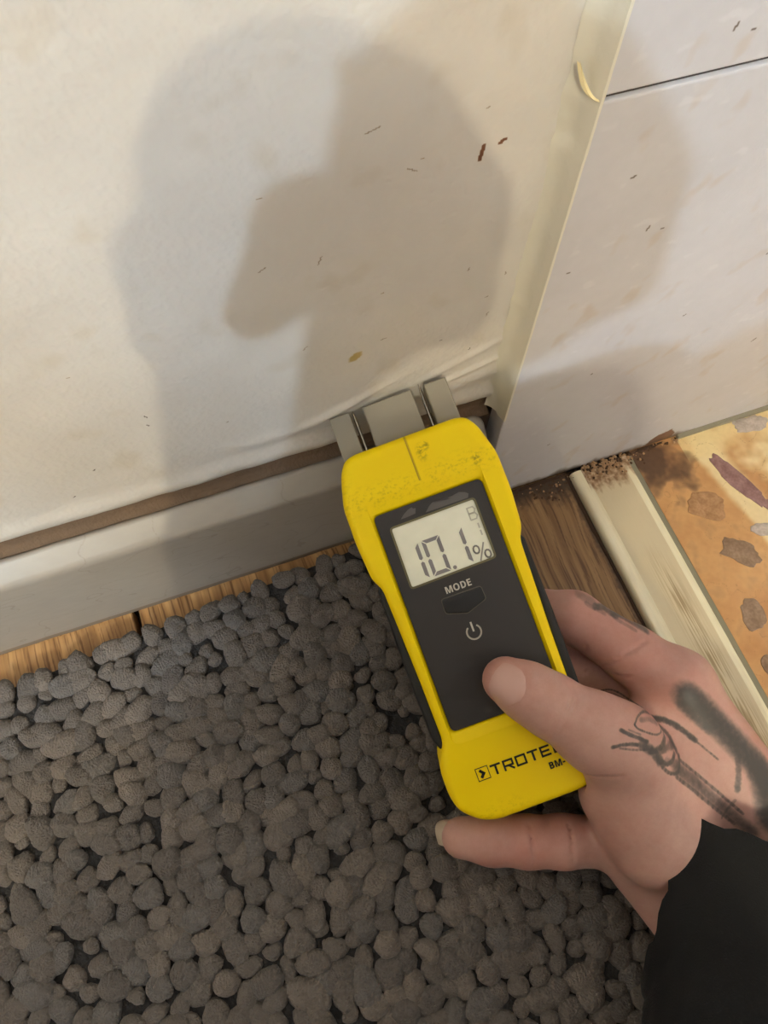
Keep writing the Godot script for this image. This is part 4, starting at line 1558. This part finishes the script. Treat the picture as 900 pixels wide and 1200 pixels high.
func build_figure(root: Node, base: Vector3, cloth: Material, plain: Material, tr: Transform3D):
	var p := Vector3(-0.0845, 0.2396, 0.1812)
	var d := Vector3(-0.2628, 0.3826, 0.8857)
	var o := Vector3(0.8, -0.6, 0.0)
	o = (o - d * o.dot(d)).normalized()
	var wrist := p + o * 0.033
	var elbow := p + o * 0.045 + d * 0.30
	var world := Transform3D(tr.basis, tr.origin + base)
	var re: Vector3 = world * (Vector3(62, -60, -10) * 0.001 + Vector3(-0.101, -0.909, 0.404).normalized() * 0.118)
	figure_part("jacket", [
		[wrist + d * 0.03, 0.036, elbow, 0.047], [elbow, 0.047, Vector3(-0.08, 0.50, 0.93), 0.062], [Vector3(-0.12, 0.36, 0.43), 0.048, Vector3(0.0, 0.40, 0.42), 0.048],  # last limb here is a made-up lump shading the hand from the warm bulb
		[Vector3(0.22, 0.34, 1.02), 0.155, Vector3(0.20, 0.50, 0.98), 0.145], [Vector3(-0.08, 0.50, 0.95), 0.065, Vector3(0.42, 0.54, 0.93), 0.065],
		[re + Vector3(0, 0.026, 0), 0.036, Vector3(0.20, 0.15, 0.52), 0.060], [Vector3(0.20, 0.15, 0.52), 0.060, Vector3(0.42, 0.54, 0.92), 0.068]], 0.03, 0.013, cloth, root, base)
	var denim := mat(Color(0.07, 0.08, 0.11), 0.9)
	figure_part("trousers", [
		[Vector3(-0.175, 0.31, 0.53), 0.078, Vector3(0.16, 0.26, 0.98), 0.115], [Vector3(-0.205, 0.36, 0.56), 0.060, Vector3(-0.23, 0.36, 0.62), 0.060], [Vector3(-0.175, 0.31, 0.53), 0.070, Vector3(-0.16, 0.085, 0.86), 0.050],
		[Vector3(0.043, 0.263, 0.228), 0.034, Vector3(-0.012, 0.263, 0.232), 0.034], [Vector3(0.005, 0.24, 0.245), 0.034, Vector3(0.03, 0.17, 0.60), 0.070],
		[Vector3(0.03, 0.17, 0.60), 0.070, Vector3(0.22, 0.24, 1.00), 0.115], [Vector3(-0.01, 0.23, 0.25), 0.034, Vector3(-0.03, 0.075, 0.50), 0.040]], 0.015, 0.011, denim, root, base)
	figure_part("head", [
		[Vector3(0.21, 0.62, 0.93), 0.055, Vector3(0.235, 0.75, 0.83), 0.055], [Vector3(0.25, 0.84, 0.75), 0.080, Vector3(0.25, 0.87, 0.79), 0.088],
		[Vector3(0.24, 0.775, 0.715), 0.045, Vector3(0.25, 0.80, 0.77), 0.06], [Vector3(0.238, 0.815, 0.665), 0.012, Vector3(0.240, 0.840, 0.675), 0.010],
		[Vector3(0.335, 0.83, 0.77), 0.018, Vector3(0.340, 0.85, 0.78), 0.015], [Vector3(0.165, 0.83, 0.77), 0.018, Vector3(0.160, 0.85, 0.78), 0.015]], 0.02, 0.009, plain, root, base)
	figure_part("hair", [[Vector3(0.25, 0.885, 0.75), 0.078, Vector3(0.25, 0.87, 0.81), 0.088], [Vector3(0.25, 0.82, 0.85), 0.055, Vector3(0.25, 0.87, 0.81), 0.07]], 0.02, 0.009, mat(Color(0.10, 0.07, 0.05), 0.8), root, base)
	# left hand holding the telephone
	figure_part("left_hand", [
		[cam_mm(-5, 44, -45), 0.033, cam_mm(-5, 46, -45), 0.033],
		[cam_mm(-31, 41, -45), 0.009, cam_mm(-28, 52, -45), 0.012],
		[cam_mm(-24.5, 26.5, -45), 0.009, cam_mm(-20, 40, -45), 0.012],
		[cam_mm(-13, 20, -45), 0.009, cam_mm(-12, 35, -45), 0.012],
		[cam_mm(0, 19.5, -45), 0.009, cam_mm(-4, 35, -45), 0.012],
		[cam_mm(-4, 26, -40), 0.020, cam_mm(12, 34, -34), 0.022],
		[cam_mm(10, 34, -34), 0.024, cam_mm(30, 48, -26), 0.021],
		[cam_mm(-8, 50, -45), 0.036, wrist + d * 0.02, 0.033],
		[cam_mm(28, 54, -32), 0.022, cam_mm(36, 78, -24), 0.016],
		[cam_mm(26, 62, -46), 0.018, cam_mm(24, 85, -46), 0.018],
		[cam_mm(10, 70, -50), 0.034, cam_mm(-10, 60, -50), 0.034],
		[cam_mm(16, 92, -56), 0.024, cam_mm(-5, 105, -66), 0.030],
		[Vector3(-0.046, 0.338, 0.155), 0.015, Vector3(-0.0475, 0.279, 0.115), 0.0080],
		[Vector3(-0.046, 0.338, 0.155), 0.016, Vector3(-0.04, 0.36, 0.19), 0.018]], 0.004, 0.005, plain, root, base)

func build_phone_and_blockers():
	var cam: Camera3D = get_node("camera")
	var ph := Node3D.new()
	ph.transform = Transform3D(cam.transform.basis, cam_mm(-4, 36, -7.5))
	put(ph, "telephone", self)
	tag(ph, "dark mobile telephone held in the left hand above the meter", "telephone")
	add("case", slab(Vector3(-0.030, -0.034, -0.0035), Vector3(0.030, 0.034, 0.0035), 0.002), mat(Color(0.05, 0.05, 0.055), 0.4), ph, 30)
	var u := Vector3(1.035, -1.627, 0).normalized()
	var dn := Vector3(-0.843, -0.537, 0).normalized() * 0.031
	var c0 := Vector3(-1.008, 1.757, 1.19)
	var c1 := Vector3(0.027, 0.13, 1.19)
	var rings := []
	for e in [[0.0, 0.003], [0.003, 0.0], [0.017, 0.0], [0.02, 0.003]]:
		var du: Vector3 = u * float(e[1])
		var dd: Vector3 = dn.normalized() * float(e[1])
		var o := Vector3(0, 0, e[0])
		rings.append(PackedVector3Array([c0 + du + dd + o, c1 - du + dd + o, c1 - du + dn - dd + o, c0 + du + dn - dd + o]))
	var board := add("added_shade_batten", loft(rings, true, true), mat(Color(0.62, 0.45, 0.27), 0.6), self, 30)  # unseen batten, added only to block part of the cool bulb
	tag(board, "unseen narrow batten added to cast a band of shade from the cool bulb", "batten")
	# unseen low box, added to keep the cool bulb off the rug
	var bx := node("added_shade_box", self, Vector3(-0.50, 0, 0.75))
	tag(bx, "unseen low wooden box added to keep the cool bulb off the rug", "box")
	var bw := mat(Color(0.55, 0.40, 0.25), 0.6)
	add("body", slab(Vector3(-0.20, 0.0, -0.14), Vector3(0.20, 0.50, 0.14), 0.003), bw, bx, 30)
	add("lid", slab(Vector3(-0.215, 0.50, -0.155), Vector3(0.215, 0.52, 0.155), 0.003), bw, bx, 30)
